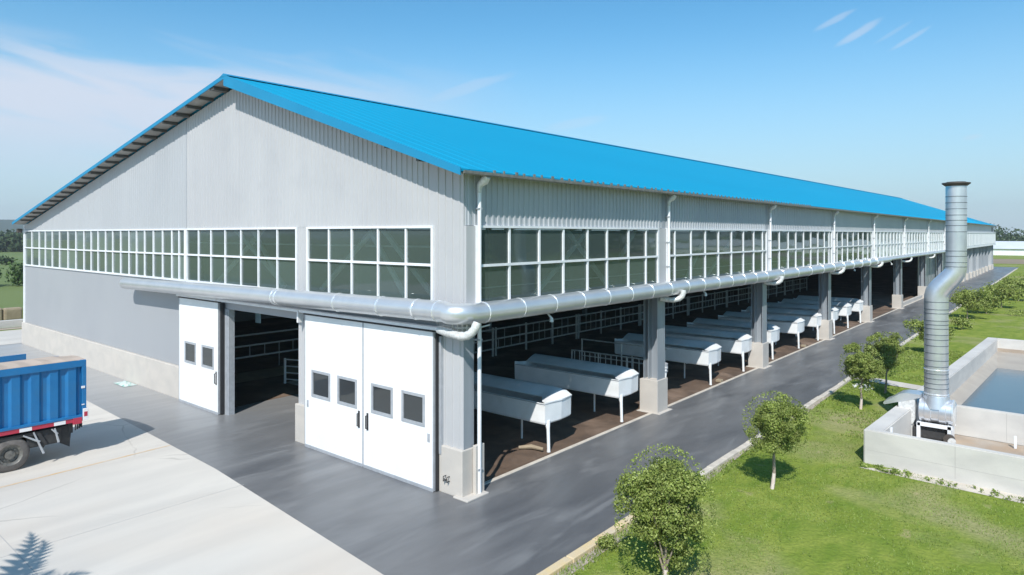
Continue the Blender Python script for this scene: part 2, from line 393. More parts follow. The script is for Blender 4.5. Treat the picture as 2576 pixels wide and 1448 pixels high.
# ------------------------------------------------------------------ ground
g = MB(); S = 2500
g.add([(-S, -S, 0), (S, -S, 0), (S, S, 0), (-S, S, 0)], [(0, 1, 2, 3)])
struct(g.build('ground', M['grass']))
g = MB()   # apron of pale concrete in front
g.add([(-60, -70, .012), (3.9, -70, .012), (3.9, -3.95, .012), (1.5, -3.85, .012), (-7, -3.1, .012), (-19.7, -2.62, .012), (-46, -2.2, .012), (-60, -2.2, .012)], [tuple(range(8))])
def cracks(m):
    nt = m.node_tree; b = nt.nodes['Principled BSDF']; L = nt.links.new; src = b.inputs['Base Color'].links[0].from_socket
    ge = nt.nodes.new('ShaderNodeNewGeometry'); n = nt.nodes.new('ShaderNodeTexNoise'); n.inputs['Scale'].default_value = .9; n.inputs['Detail'].default_value = 5; L(ge.outputs['Position'], n.inputs['Vector'])
    mx_ = nt.nodes.new('ShaderNodeMix'); mx_.data_type = 'VECTOR'; mx_.inputs['Factor'].default_value = .35; L(ge.outputs['Position'], mx_.inputs['A']); L(n.outputs['Color'], mx_.inputs['B'])
    v = nt.nodes.new('ShaderNodeTexVoronoi'); v.feature = 'DISTANCE_TO_EDGE'; v.inputs['Scale'].default_value = .26; L(mx_.outputs['Result'], v.inputs['Vector'])
    r = nt.nodes.new('ShaderNodeMapRange'); L(v.outputs['Distance'], r.inputs[0]); r.inputs[1].default_value = .0; r.inputs[2].default_value = .006; r.inputs[3].default_value = .55; r.inputs[4].default_value = 0
    n2 = nt.nodes.new('ShaderNodeTexNoise'); n2.inputs['Scale'].default_value = .35; L(ge.outputs['Position'], n2.inputs['Vector'])
    r2 = nt.nodes.new('ShaderNodeMapRange'); L(n2.outputs[0], r2.inputs[0]); r2.inputs[1].default_value = .48; r2.inputs[2].default_value = .6
    mu = nt.nodes.new('ShaderNodeMath'); mu.operation = 'MULTIPLY'; L(r.outputs[0], mu.inputs[0]); L(r2.outputs[0], mu.inputs[1])
    k = nt.nodes.new('ShaderNodeMix'); k.data_type = 'RGBA'; L(mu.outputs[0], k.inputs['Factor']); L(src, k.inputs['A']); k.inputs['B'].default_value = (.25, .22, .19, 1); L(k.outputs['Result'], b.inputs['Base Color'])
cracks(M['concrete'])
struct(g.build('concrete_apron', M['concrete']))
g = MB()   # grey lane: along the gable and down the long side
g.add([(-46, -2.2, .008), (-19.7, -2.62, .008), (-7, -3.1, .008), (1.5, -3.85, .008), (3.9, -3.95, .008), (3.92, 20, .008), (3.75, 46, .008), (3.4, 160, .008), (-1.0, 160, .008), (-.3, 30, .008), (-.25, .3, .008), (-6.8, .02, .008), (-6.9, 6, .008), (-13.2, 6, .008), (-13.2, .02, .008), (-46, .02, .008)], [tuple(range(16))])
struct(g.build('road', M['lane']))
g = MB()   # expansion joint, sealed with orange compound
g.add([(-10.25, -3.0, .016), (-10.17, -3.0, .016), (-9.3, -20, .016), (-9.42, -20, .016)], [(3, 2, 1, 0)])
M['orange'] = mat('orange_sealant', (.60, .40, .20), .8, 0, (.58, .48, .38), 2.0)
struct(g.build('joint_line', M['orange']))
M['jt'] = mat('joint_dark', (.42, .40, .38), .9)
g = MB()
for x in (-5.2, -15.4, -21): g.box(x, x+.02, -30, -3.2, .011, .0155)
for y in (-8.3, -13.5): g.box(-40, 3.6, y, y+.02, .011, .0145)
struct(g.build('joint_line', M['jt']))
g = MB(); g.add([(-45.5, -2.2, .02), (-38.2, -2.2, .02), (-38.2, 150, .02), (-45.5, 150, .02)], [(0, 1, 2, 3)])
struct(g.build('concrete_path', M['concrete']))
g = MB(); y = .8
while y < 100:
    g.bbox(-.30, -.17, y, y+2.985, -.02, .028, .01); y += 3
struct(g.build('kerb', M['kerb']))
# kerb between lane and grass (broken up by small dips)
def kerb_x(y): return 3.92 - max(0, y-20)*.0045
k = MB(); y = -9.0
yk = MB()
while y < 150:
    L_ = 1.0 if y < 40 else 4.0
    x = kerb_x(y); zt = .09 + random.uniform(-.012, .012); dx = random.uniform(-.012, .012)
    (yk if y < 3.5 else k).bbox(x+dx, x+.2+dx, y, y+L_-.012, -.05, zt, .02); y += L_
struct(k.build('kerb', M['kerb'])); struct(yk.build('kerb', M['kerby']))
# inner floor
g = MB()
g.add([(-37.8, .1, .004), (-.2, .1, .004), (-.2, 147, .004), (-37.8, 147, .004)], [(0, 1, 2, 3)])
struct(g.build('barn_floor', M['dirt']))
# low heaps of feed and dirt at the lane edge
def heap(x, y, sx, sy, h, m, label, cat='feed heap', name='feed_heap', seed=0):
    b = MB(); rr = random.Random(seed); n = 16
    def P(i, j):
        u = i/n*2-1; v = j/n*2-1; d = max(0, 1-(u*u+v*v)); hh = h*(d**.8)*(1+.5*mnoise.noise(Vector((u*2.5+seed, v*2.5, 0))))
        return (x+u*sx, y+v*sy, .009+max(0, hh))
    b.grid(P, n, n); o = b.build(name, m, smooth=True, origin=None); tag(o, label, cat); return o
heap(-.95, 3.3, .55, 1.0, .10, M['dirt'], 'low brown heap of spilled feed by the post of the nearest trough', seed=3)
heap(-1.0, 18.6, .5, .9, .12, M['dirt'], 'low brown heap of spilled feed between the third and fourth troughs', seed=5)
heap(-.9, 12.6, .35, .7, .08, M['dirt'], 'small patch of dried mud at the foot of the first lane column', seed=8)

# ------------------------------------------------------------------ barn
RX, RZ = -11.43, 12.54           # ridge
EX, EZ = .47, 8.43               # lane-side eave edge
WX, WZ = -38.1, 7.52            # far eave edge
barn = thing('barn', 'long grey livestock barn with a bright blue pitched roof and white framed windows', 'barn', (-19, 0, 0))
def rz(x):                        # top of roof
    return RZ + (EZ-RZ)*(x-RX)/(EX-RX) if x > RX else RZ + (WZ-RZ)*(x-RX)/(WX-RX)
def wt(x): return rz(x) - .22     # top of walls
YF = -.6; YR = 122.3; YE = 147.4
# roof: slabs with low ribs; east slope and hipped far end
T = .07
def slab(b, p, th=T):
    a = [Vector(q) for q in p]; n = len(a); vs = a + [q - Vector((0, 0, th)) for q in a]
    b.add(vs, [tuple(range(n)), tuple(range(n, 2*n))[::-1]] + [(i, n+i, n+(i+1) % n, (i+1) % n) for i in range(n)])
rb = MB()
RZ2 = RZ + .65
slab(rb, [(EX, YF, EZ), (EX, YE+.5, EZ+.05), (RX, YR, RZ2), (RX, YF, RZ)])
slab(rb, [(RX, YF, RZ), (RX, YR, RZ2), (WX, YE+.5, WZ), (WX, YF, WZ)])
slab(rb, [(EX, YE+.5, EZ+.05), (WX, YE+.5, WZ), (RX, YR, RZ2)])
y = YF + .3                       # standing seams of the lane-side slope
while y < YR:
    ze = EZ + .05*(y-YF)/(YE-YF); zr = RZ + .65*(y-YF)/(YR-YF)
    rb.add([(EX+.02, y-.02, ze-.01), (EX+.02, y+.02, ze-.01), (EX+.02, y, ze+.009), (RX, y-.02, zr), (RX, y+.02, zr), (RX, y, zr+.009)], [(0, 2, 5, 3), (2, 1, 4, 5), (0, 1, 2)])
    y += .6
roof = rb.build('roof', M['roof'], barn)
fb = MB()
fh = .38
def fascia(b, x0, z0, x1, z1, y0, y1, h=fh, h1=None):
    h1 = h if h1 is None else h1
    b.add([(x0, y0, z0-h), (x1, y0, z1-h1), (x1, y0, z1+.02), (x0, y0, z0+.02), (x0, y1, z0-h), (x1, y1, z1-h1), (x1, y1, z1+.02), (x0, y1, z0+.02)],
          [(0, 1, 2, 3), (7, 6, 5, 4), (0, 4, 5, 1), (1, 5, 6, 2), (2, 6, 7, 3), (3, 7, 4, 0)])
fascia(fb, RX, RZ, EX+.02, EZ, YF-.035, YF-.003, .38, .17); fascia(fb, WX-.02, WZ, RX-.002, RZ, YF-.03, YF-.002, .13)
fb.build('fascia', M['fascia'], roof)
rc = MB()   # ridge cap
rc.add([(RX-.3, YF-.04, RZ-.045), (RX, YF-.04, RZ+.06), (RX+.3, YF-.04, RZ-.06), (RX-.3, YR, RZ2-.045), (RX, YR, RZ2+.06), (RX+.3, YR, RZ2-.06)], [(0, 3, 4, 1), (1, 4, 5, 2), (0, 1, 2), (3, 5, 4)])
rc.build('ridge_cap', M['fascia'], roof)
# soffit sheets and purlins at the gable
sb = MB()
slab(sb, [(WX+.1, YF+.01, WZ-T-.015), (RX-.03, YF+.01, RZ-T-.015), (RX-.03, 0, RZ-T-.015), (WX+.1, 0, WZ-T-.015)][::-1], .02)
slab(sb, [(RX+.03, YF+.01, RZ-T-.02), (EX-.05, YF+.01, EZ-T-.015), (EX-.05, 0, EZ-T-.015), (RX+.03, 0, RZ-T-.02)][::-1], .02)
sb.build('soffit', M['soffit'], roof)
pb = MB(); x = RX - 1.0; k_ = 0
while x > WX+.5:
    wd = .13 if k_ % 3 else .3
    z = rz(x); pb.box(x-wd/2, x+wd/2, YF+.02, -.005, z-.21, z-T-.03); x -= 1.05; k_ += 1
x = RX+1.2
while x < EX-.4:
    z = rz(x); pb.box(x-.05, x+.05, YF+.02, -.005, z-.26, z-T-.05); x += 1.3
each(pb, 'purlin', M['purlin'], roof)
# eave gutter, lane side
gb = MB()
gb.add([(EX-.05, YF+.1, EZ-.13), (EX+.05, YF+.1, EZ-.11), (EX+.05, YF+.1, EZ-.04), (EX-.05, YF+.1, EZ-.07), (EX-.05, YE+.5, EZ-.08), (EX+.05, YE+.5, EZ-.06), (EX+.05, YE+.5, EZ+.01), (EX-.05, YE+.5, EZ-.02)],
       [(0, 1, 5, 4), (1, 2, 6, 5), (2, 3, 7, 6), (3, 0, 4, 7), (0, 3, 2, 1), (4, 5, 6, 7)])
y = .6
while y < 28:                    # clips along the gutter lip
    gb.box(EX+.005, EX+.045, y, y+random.uniform(.04, .1), EZ-.045, EZ+.03+.02*random.random()); y += random.uniform(.28, .5)
gb.build('gutter', M['gutter'], roof)
sb = MB(); slab(sb, [(0, YF+.02, EZ+.06), (EX-.03, YF+.02, EZ-T-.03), (EX-.03, YE, EZ-T+.02), (0, YE, EZ+.10)], .03)
sb.build('soffit', M['soffit'], roof)

# ribbed sheet walls
def sheet(b, along, a0, a1, face, zb, zt, pitch=.22, d=.02, rw=.04, thick=.1, step_flat=None):
    """corrugated sheet. along 'x': plane y=face facing -y; along 'y': plane x=face facing +x"""
    pts = []; p = a0; sgn = -1 if along == 'x' else 1
    pts.append((a0, 0))
    p = a0 + pitch/2
    while d and p + rw/2 < a1:
        pts += [(p-rw/2-.012, 0), (p-rw/2, d), (p+rw/2, d), (p+rw/2+.012, 0)]; p += pitch
    if not d:
        n = max(1, int((a1-a0)/3)); pts += [(a0+(a1-a0)*i/n, 0) for i in range(1, n)]
    pts.append((a1, 0))
    if along == 'x' and callable(zt) and a0 < RX < a1: pts.append((RX, 0)); pts.sort()
    f = zt if callable(zt) else (lambda q: zt)
    def V(a, dd, z): return (a, face + sgn*dd, z) if along == 'x' else (face + sgn*dd, a, z)
    vs = []
    for a, dd in pts: vs += [V(a, dd, zb), V(a, dd, f(a))]
    n = len(pts); fs = [(2*i, 2*i+2, 2*i+3, 2*i+1) for i in range(n-1)]
    b.add(vs, fs)
    vs = [V(a, -thick, z) for a, _ in pts for z in (zb, f(a))]
    b.add(vs, [(2*i, 2*i+1, 2*i+3, 2*i+2) for i in range(n-1)])
    A = [V(a0, 0, zb), V(a0, -thick, zb), V(a1, -thick, zb), V(a1, 0, zb)]; b.add(A, [(0, 1, 2, 3)])
    A = [V(a0, 0, zb), V(a0, 0, f(a0)), V(a0, -thick, f(a0)), V(a0, -thick, zb)]; b.add(A, [(0, 1, 2, 3)])
    A = [V(a1, 0, zb), V(a1, -thick, zb), V(a1, -thick, f(a1)), V(a1, 0, f(a1))]; b.add(A, [(0, 1, 2, 3)])
WT, WB = 6.97, 4.94
SEAM = -15.75
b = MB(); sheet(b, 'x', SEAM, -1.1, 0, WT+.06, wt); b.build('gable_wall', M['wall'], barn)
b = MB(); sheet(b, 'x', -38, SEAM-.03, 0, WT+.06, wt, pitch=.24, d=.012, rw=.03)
b.build('gable_wall', M['wall_west'], barn)
b = MB(); sheet(b, 'x', -37.95, -15.9, 0, 1.34, WB-.06, d=0); b.build('wall_panel', M['panel'], barn)
b = MB(); sheet(b, 'x', -7.60, -7.08, -.004, WB-.06, WT+.055, pitch=.25, d=.02, rw=.05); b.build('wall_panel', M['wall'], barn)
b = MB(); sheet(b, 'x', -1.1, -.004, -.004, 1.22, wt, pitch=.27, d=.022, rw=.06); b.build('corner_cladding', M['wall'], barn)
b = MB(); b.box(SEAM-.025, SEAM-.004, -.012, .02, WT+.05, wt(SEAM)-.1); b.build('seam_strip', M['greyframe'], barn)
b = MB(); b.box(SEAM-.06, SEAM+.03, -.05, -.005, 4.9, WT+.02)
b.build('window_post', M['frame'], barn)
b = MB(); b.box(-38.12, -37.9, -.05, .3, .0, 7.35); b.build('corner_trim', M['frame'], barn)
b = MB(); b.bbox(-38.1, -15.9, -.14, .12, 0, 1.33, .02)
for x in (-34.5, -30.9, -26.6, -22.9, -19.3): b.box(x, x+.015, -.1425, -.1, .0, 1.31)
b.build('plinth', M['plinth'], barn)
# lintel over the doorway, wall behind the sliding doors
b = MB(); b.box(-15.9, -.98, -.02, .12, 3.99, WB-.06); b.build('lintel', M['panel'], barn)
b = MB(); b.box(-15.9, -12.52, 0, .12, .0, 3.99); b.build('wall_panel', M['panel'], barn)
b = MB(); b.box(-12.52, -12.3, -.06, .2, 0, 3.985); b.box(-12.3, -12.22, -.03, .2, 0, 3.985); b.build('door_jamb', M['greyframe'], barn)
b = MB(); sheet(b, 'x', -7.5, -6.86, -.06, 1.22, 3.985, pitch=.2, d=.02, rw=.05, thick=.3); b.build('door_pier', M['wall'], barn)
b = MB(); b.bbox(-7.56, -6.84, -.16, .25, 0, 1.24, .02); b.build('plinth', M['plinth'], barn)
# corner pier
b = MB(); b.box(-.72, -.002, .0, .38, 1.22, WB); b.box(-.30, -.002, .13, .32, WB, 8.3)
b.build('corner_pier', M['column'], barn)
b = MB(); b.bbox(-1.0, .04, -.10, .46, 0, 1.23, .025); b.bbox(.05, .16, .28, .62, 0, 1.3, .02); b.bbox(-.2, .32, -.2, .62, 0, .05, .02)
b.build('plinth', M['plinth'], barn)

# ---------------- window bands
def window(along, face, a0, a1, z0, z1, bars, m_glass='glass', mw=.065, mid=5.97, fw=.08, m_frame='frame', curtain=0):
    fr = MB(); sg = -1 if along == 'x' else 1
    def bx(bb, a, c, d0, d1, za, zc):
        if along == 'x': bb.box(a, c, face-d1, face-d0, za, zc)
        else: bb.box(face+d0, face+d1, a, c, za, zc)
    bx(fr, a0, a1, -.02, .06, z0-fw, z0); bx(fr, a0, a1, -.02, .06, z1, z1+fw*.8)
    bx(fr, a0, a0+fw, -.02, .057, z0, z1); bx(fr, a1-fw, a1, -.02, .057, z0, z1)
    bx(fr, a0+fw, a1-fw, 0, .05, mid-.035, mid+.035)
    for q in bars:
        ww = mw*random.uniform(.92, 1.1)
        bx(fr, q-ww/2, q+ww/2, -.01, .04, z0, mid-.035); bx(fr, q-ww/2, q+ww/2, -.01, .04, mid+.035, z1)
    w_ = fr.build('window', M[m_frame], barn)
    gl = MB()
    ed = [a0] + sorted(bars) + [a1]
    for q0, q1 in zip(ed, ed[1:]):
        for za, zb in ((z0, mid), (mid, z1)):      # each pane sits a hair differently in its rebate
            j = [random.uniform(-.004, .004) for _ in range(3)]; j.append(j[0]+j[2]-j[1])
            cs = [(q0, za, j[0]), (q1, za, j[1]), (q1, zb, j[2]), (q0, zb, j[3])]
            gl.add([(a_, face+.012+d_, z_) if along == 'x' else (face-.012-d_, a_, z_) for a_, z_, d_ in cs], [(0, 1, 2, 3)])
    gl.build('pane', M[m_glass], w_)
    return w_
def window_set():
    window('x', -.004, -7.06, -1.1, WB, WT, (-5.86, -4.69, -3.44, -2.22))
    window('x', -.004, -15.72, -7.62, WB, WT, (-14.66, -13.62, -12.5, -11.32, -10.1, -8.86))
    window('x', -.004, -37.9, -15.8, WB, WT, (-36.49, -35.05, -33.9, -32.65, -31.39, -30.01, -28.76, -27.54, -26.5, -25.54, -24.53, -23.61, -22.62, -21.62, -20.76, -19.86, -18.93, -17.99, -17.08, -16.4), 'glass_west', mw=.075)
window_set()
COLS = [10.9, 22.1, 34.0, 45.3, 57.5, 70.7, 82.5, 94.5]
side_bars = [(1.73, 3.08, 4.29, 5.62, 6.79, 8.2, 9.45), (11.76, 13.21, 14.59, 15.96, 17.42, 18.86, 20.19, 21.4), (23.9, 25.35, 26.66, 28.06, 29.45, 30.89, 32.27, 33.3),
             (35.2, 36.5, 37.9, 39.4, 40.9, 42.3, 43.8)]
edges = [.35] + COLS + [100.0]
for i in range(len(edges)-1):
    a0 = edges[i] + (.12 if i else 0); a1 = edges[i+1] - .12
    if i == 0: a1 = 10.4
    bars = side_bars[i] if i < len(side_bars) else [a0 + (a1-a0)*k_/9 for k_ in range(1, 9)]
    far = i >= 4
    window('y', .06, a0, a1, WB, WT, bars, 'glass_pale' if far else 'glass', mw=.07 if not far else .42, m_frame='frame')
# posts between the side windows
b = MB(); b.box(.0, .09, 10.4, 11.02, WB-.08, WT+.05)
for y in COLS[1:]: b.box(.0, .09, y-.12, y+.12, WB-.08, WT+.05)
b.box(.0, .09, .0, .35, WB-.08, WT+.05)
each(b, 'window_post', M['wall'], barn)
# upper side wall, one panel of ribbed sheet per bay; sill ledge below the windows
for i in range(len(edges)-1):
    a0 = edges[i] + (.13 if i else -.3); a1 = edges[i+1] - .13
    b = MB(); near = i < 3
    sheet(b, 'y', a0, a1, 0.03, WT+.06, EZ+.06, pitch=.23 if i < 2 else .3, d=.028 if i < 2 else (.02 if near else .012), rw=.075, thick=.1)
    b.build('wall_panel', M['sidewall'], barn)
b = MB()
for y in COLS: b.box(-.05, .045, y-.13, y+.13, WT+.05, EZ+.05)
each(b, 'wall_post', M['column'], barn)
b = MB(); b.box(-.3, .10, .36, 100, WB-.2, WB-.085); b.build('sill_beam', M['frame'], barn)
# far stretch: boxed-out curtain panels
b = MB(); b.box(-.1, .38, 100.1, 147.2, 4.75, 7.1); b.build('curtain_box', M['ghouse'], barn)
b = MB()
for k_ in range(24): yy = 101 + k_*1.95; b.box(.38, .42, yy, yy+.9, 5.1, 6.85)
each(b, 'curtain_slat', M['frame'], barn); b = MB()
b.box(.38, .45, 100.1, 147.2, 4.75, 4.95); b.box(.38, .43, 100.1, 147.2, 6.95, 7.1)
b.build('curtain_frame', M['frame'], barn)
b = MB(); sheet(b, 'y', 100.1, 147.2, .03, 7.1, EZ+.06, d=0); b.build('wall_panel', M['sidewall'], barn)
b = MB()
for yy in (143.2, 145.2): b.box(.03, .06, yy, yy+.9, 7.3, 8.1)
each(b, 'vent_opening', M['dark'], barn)

# columns on the lane side
def hcol(b, y, x0=-.66, x1=-.06, w=.30, z0=1.22, z1=4.74):
    b.box(x1-.025, x1, y-w, y+w, z0, z1); b.box(x0, x0+.025, y-w, y+w, z0, z1); b.box(x0+.025, x1-.025, y-.02, y+.02, z0, z1)
    b.box(x0+.16, x0+.2, y-w+.06, y-.02, z0, z1)
def footing(b, y, h=1.25):
    b.bbox(-.76, .0, y-.42, y+.42, 0, h, .02); b.bbox(-.85, .14, y-.5, y+.55, 0, .035, .015)
for y in COLS:
    b = MB(); hcol(b, y); b.box(-.7, -.02, y-.34, y+.34, 4.74, WB-.2)
    b.box(-.5, -.2, y-.15, y+.15, WB-.2, 8.4)
    c_ = b.build('column', M['column'], barn)
    f_ = MB(); footing(f_, y); f_.build('footing', M['plinth'], c_)
for y in (103.0, 107.9, 112.6, 117, 121.2, 126, 131.0, 137, 143.6, 147):
    b = MB(); b.box(-.5, -.1, y-.25, y+.1, .8, 4.75); b.box(-.1, .02, y-.1, y+.05, .6, 4.75)
    c_ = b.build('column', M['column'] if y not in (112.6, 121.2, 143.6) else M['sidewall'], barn)
    f_ = MB(); f_.bbox(-.8, .05, y-.8, y+.9, 0, .95, .05); f_.build('footing', M['plinth'], c_)
# solid screens in the last bays
for y0, y1 in ((70.9, 82.3), (82.7, 94.3), (94.7, 147.2)):
    b = MB(); b.box(-.9, -.8, y0, y1, .0, 4.75)
    q = y0+2.4
    while q < y1-1: b.box(-.8, -.76, q, q+.12, 0, 4.75); q += 2.4
    b.build('screen_panel', M['steel'], barn)
b = MB(); b.bbox(-.55, -.3, 57.9, 147, 0, .35, .03); b.build('dwarf_wall', M['plinth'], barn)
# downpipes
def downpipe(y, x=.17, r=.055, zt=8.0, lower=False, zb=4.95, corner=False):
    b = MB(); b.tube([(x, y, zb), (x, y, zt)], r, 10)
    p = b.build('downpipe', M['frame'], barn, smooth=True)
    h = MB()
    h.tube([(x, y, zt-.12), (x, y, zt), (x+.02, y+.01, zt+.1), (EX-.18, y+.04, EZ-.25), (EX-.06, y+.05, EZ-.13)], [.06, .07, .09, .12, .09], 10)
    h.build('hopper', M['elbow'], p, smooth=True)
    k2 = MB()
    for z in (zt-.55, zb+.6, (zb+zt)/2): k2.box(x-.17, x+.05, y-.075, y+.075, z, z+.04)
    each(k2, 'bracket', M['greyframe'], p)
    return p
downpipe(.42, zb=.05, x=.16)
for y in COLS[:5]: downpipe(y+.17)
for y in COLS[5:]: downpipe(y+.17)
b = MB(); b.bbox(-38.35, -38.1, -.35, -.1, 6.9, 7.15, .02); b.build('floodlight', M['rust'], barn)
# hidden sides of the barn
b = MB(); b.box(-38, -37.9, .12, 147.2, 0, 7.3); b.build('back_wall', M['panel'], barn)
b = MB()
b.add([(-37.9, 147.2, 0), (-.1, 147.2, 0), (-.1, 147.2, 8.3), (-11.4, 147.2, 8.3), (-37.9, 147.2, 7.3)], [(4, 3, 2, 1, 0)]); b.build('end_wall', M['panel'], barn)
# inner frames seen through the glass: rafters, braces, inner posts
b = MB()
for y in [.6]+COLS:
    for (x0, x1) in ((-.5, RX), (RX, -37.5)):
        z0, z1 = rz(x0)-.55, rz(x1)-.55
        b.add([(x0, y-.1, z0), (x1, y-.1, z1), (x1, y-.1, z1+.38), (x0, y-.1, z0+.38), (x0, y+.1, z0), (x1, y+.1, z1), (x1, y+.1, z1+.38), (x0, y+.1, z0+.38)],
              [(3, 2, 1, 0), (4, 5, 6, 7), (0, 1, 5, 4), (3, 7, 6, 2)])
    b.box(-19.2, -18.9, y-.15, y+.15, 0, 9.5); b.box(-37.6, -37.2, y-.15, y+.15, 0, 7)
    b.build('portal_frame', M['steel'], barn); b = MB()
b = MB()
for (p, q) in (((-.3, 3.2, 4.9), (-.3, 7.2, 7.6)), ((-.3, 7.6, 4.9), (-.3, 4.4, 7.4)), ((-.3, 9.6, 7.2), (-.3, 8.2, 5.9)), ((-.3, 16, 7.2), (-.3, 13.5, 4.9)), ((-.3, 26, 4.9), (-.3, 29, 7.4)), ((-4.2, .3, 6.9), (-2.6, .3, 5.0)), ((-11.0, .3, 6.9), (-9.0, .3, 4.95)), ((-.35, 15.4, 4.8), (-.35, 21.5, 8.2)), ((-1.4, .35, 5.0), (-5.6, .35, 8.6)), ((-3.2, .35, 7.6), (-6.8, .35, 5.0)), ((-9, .35, 5.0), (-13.5, .35, 7.6)), ((-10, .5, 7.4), (-14.6, .5, 4.6)), ((-20, .4, 5), (-25, .4, 7.5)), ((-28, .4, 7.5), (-33, .4, 5))):
    b.tube([p, q], .085, 6)
for z in (5.3, 7.6): b.tube([(-.6, .5, z), (-.6, 100, z)], .02, 6)
for z in (6.45,): b.tube([(-37, .45, z), (-.8, .45, z)], .03, 6)
each(b, 'brace', M['white'], barn)

# ---------------- sliding doors
def door(x0, x1, wins, handle=None, tag_x=None):
    y0, y1 = -.26, -.19
    xs = sorted([x0] + [w for ww in wins for w in ww] + [x1]); b = MB(); zt = 4.22; zb = .03
    # leaf with real window openings
    x = x0
    for (a, c) in wins:
        b.box(x, a, y0, y1, zb, zt); b.box(a, c, y0, y1, zb, 1.69); b.box(a, c, y0, y1, 2.5, zt); x = c
    b.box(x, x1, y0, y1, zb, zt)
    d = b.build('sliding_door', M['white'], barn)
    e = MB(); e.box(x0-.012, x1+.012, y0-.012, y0-.002, zb-.02, zb+.07); e.box(x0-.03, x0-.001, y0-.01, y1, zb, zt); e.box(x1+.001, x1+.03, y0-.01, y1, zb, zt)
    e.build('edge_strip', M['greyframe'], d)
    for (a, c) in wins:
        f = MB(); t = .06
        f.box(a-.02, c+.02, y0-.02, y0+.03, 1.67, 1.69+t); f.box(a-.02, c+.02, y0-.02, y0+.03, 2.5-t, 2.52)
        f.box(a-.02, a+t, y0-.02, y0+.03, 1.69+t, 2.5-t); f.box(c-t, c+.02, y0-.02, y0+.03, 1.69+t, 2.5-t)
        w_ = f.build('door_window', M['greyframe'], d)
        p = MB(); p.box(a+t, c-t, y0+.012, y0+.025, 1.69+t, 2.5-t); p.build('pane', M['doorglass'], w_)
    if handle:
        h = MB(); hx = handle
        h.tube([(hx, y0-.0, 1.55), (hx, y0-.07, 1.55), (hx, y0-.07, 1.18), (hx, y0, 1.18)], .018, 6); h.box(hx-.04, hx+.04, y0-.012, y0-.001, 1.12, 1.62)
        h.build('handle', M['black'], d)
    if tag_x:
        h = MB(); h.box(tag_x, tag_x+.09, y0-.015, y0-.001, 1.3, 1.52); h.build('lock_plate', M['greyframe'], d)
    return d
d1 = door(-15.84, -12.58, ((-15.32, -14.38), (-13.86, -12.92)), -12.72)
d2 = door(-6.8, -3.86, ((-6.42, -5.46), (-5.05, -4.13)), -4.02, -6.7)
d3 = door(-3.80, -.88, ((-3.43, -2.51), (-2.10, -1.20)), -3.62, -1.08)
b = MB(); b.box(-3.855, -3.805, -.24, -.2, .03, 4.22); b.box(-.845, -.8, -.2, -.03, .03, 4.2); b.box(-12.545, -12.46, -.2, -.065, .02, 4.2); b.box(-15.86, -12.5, -.3, -.19, 4.23, 4.27); b.box(-6.85, -.85, -.3, -.19, 4.23, 4.27)
each(b, 'door_gap', M['dark'], barn)
for x0, x1 in ((-15.95, -12.6), (-12.55, -7.1), (-7.05, -.2)):
    b = MB(); b.box(x0, x1, -.34, -.16, 4.29, 4.37)
    if x1 > -8 and x1 < -7: b.box(x1-.05, x1+.02, -.35, -.15, 3.95, 4.3)
    b.build('door_track', M['frame'], barn)
b = MB()
for x in (-.86,): b.box(x, x+.14, -.12, .0, 1.0, 4.1)
b.build('corner_trim', M['greyframe'], barn)
b = MB(); b.tube([(-.55, -.1, .48), (-.55, -.2, .48), (-.55, -.2, .36), (-.55, -.1, .36)], .014, 6); b.tube([(-.42, -.1, .48), (-.42, -.2, .48), (-.42, -.2, .36), (-.42, -.1, .36)], .014, 6); b.tube([(-.55, -.2, .42), (-.42, -.2, .42)], .012, 6)
b.build('tie_hook', M['black'], barn)

# ---------------- clad pipe along two walls
FY, SX, PR = -.54, .36, .27
path = [(-20.75, FY, 4.60), (-20.6, FY, 4.60)]
n = 12
cx, cy, rr_ = SX-.42, FY+.42, .42
path += [(cx, FY, 4.84)]
for k_ in range(1, n): a = R(-90+90*k_/n); path.append((cx+rr_*math.cos(a), cy+rr_*math.sin(a), 4.80))
path += [(SX, cy, 4.78), (SX, 24, 4.70), (SX, 47, 4.70), (SX, 50, 4.70)]
rad = [.21, .255] + [PR]*(len(path)-4) + [.22, .18]
b = MB(); b.tube(path, rad, 28); b.tube([(-20.75, FY, 4.6), (-20.86, FY, 4.6)], [.21, .1], 28)
pipe = b.build('pipe', M['pipe'], barn, smooth=True)
b = MB()
def zp(x): return 4.60+(4.84-4.60)*(x+20.6)/(cx+20.6)
def ring(b, p, d, r=PR+.012, w=.03):
    d = Vector(d); p = Vector(p); b.tube([p-d*w, p-d*w*.5, p+d*w*.5, p+d*w], [r-.012, r, r, r-.012], 28)
for x in (-8.0, -7.8, -4.6, -2.6, -1.15, -.35): ring(b, (x, FY, zp(x)), (1, 0, 0), w=.02 if x not in (-7.8, -1.15) else .035)
y = .35
while y < 46: ring(b, (SX, y, 4.78-.08*min(1, y/24)), (0, 1, 0), w=.018); y += 1.45 if y < 20 else 2.4
each(b, 'joint_band', M['band'], pipe, True)
b = MB(); b.tube([(SX-.05, 50, 4.72), (SX-.05, 99.5, 4.74)], .11, 12); b.box(.1, .25, 50, 99.5, 4.62, 4.7)
b.build('pipe', M['pipe'], barn, smooth=True)
def hook(p0, p1, p2, p3, r=.1):
    """ribbed drain elbow from the wall out and up into the pipe"""
    P0, P1, P2, P3 = map(Vector, (p0, p1, p2, p3)); pts = [P0, P0.lerp(P1, .5)]
    for k_ in range(9):
        t = k_/8; pts.append((1-t)**2*P1 + 2*t*(1-t)*P2 + t*t*P3)
    rs = [r*(1.0 + (.10 if i % 2 else -.04)) for i in range(len(pts))]
    b = MB(); b.tube(pts, rs, 12); b.build('elbow', M['elbow'], pipe, smooth=True)
hook((-.55, -.36, 4.33), (.22, -.42, 4.25), (.72, -.44, 4.22), (.76, -.30, 4.62), .105)
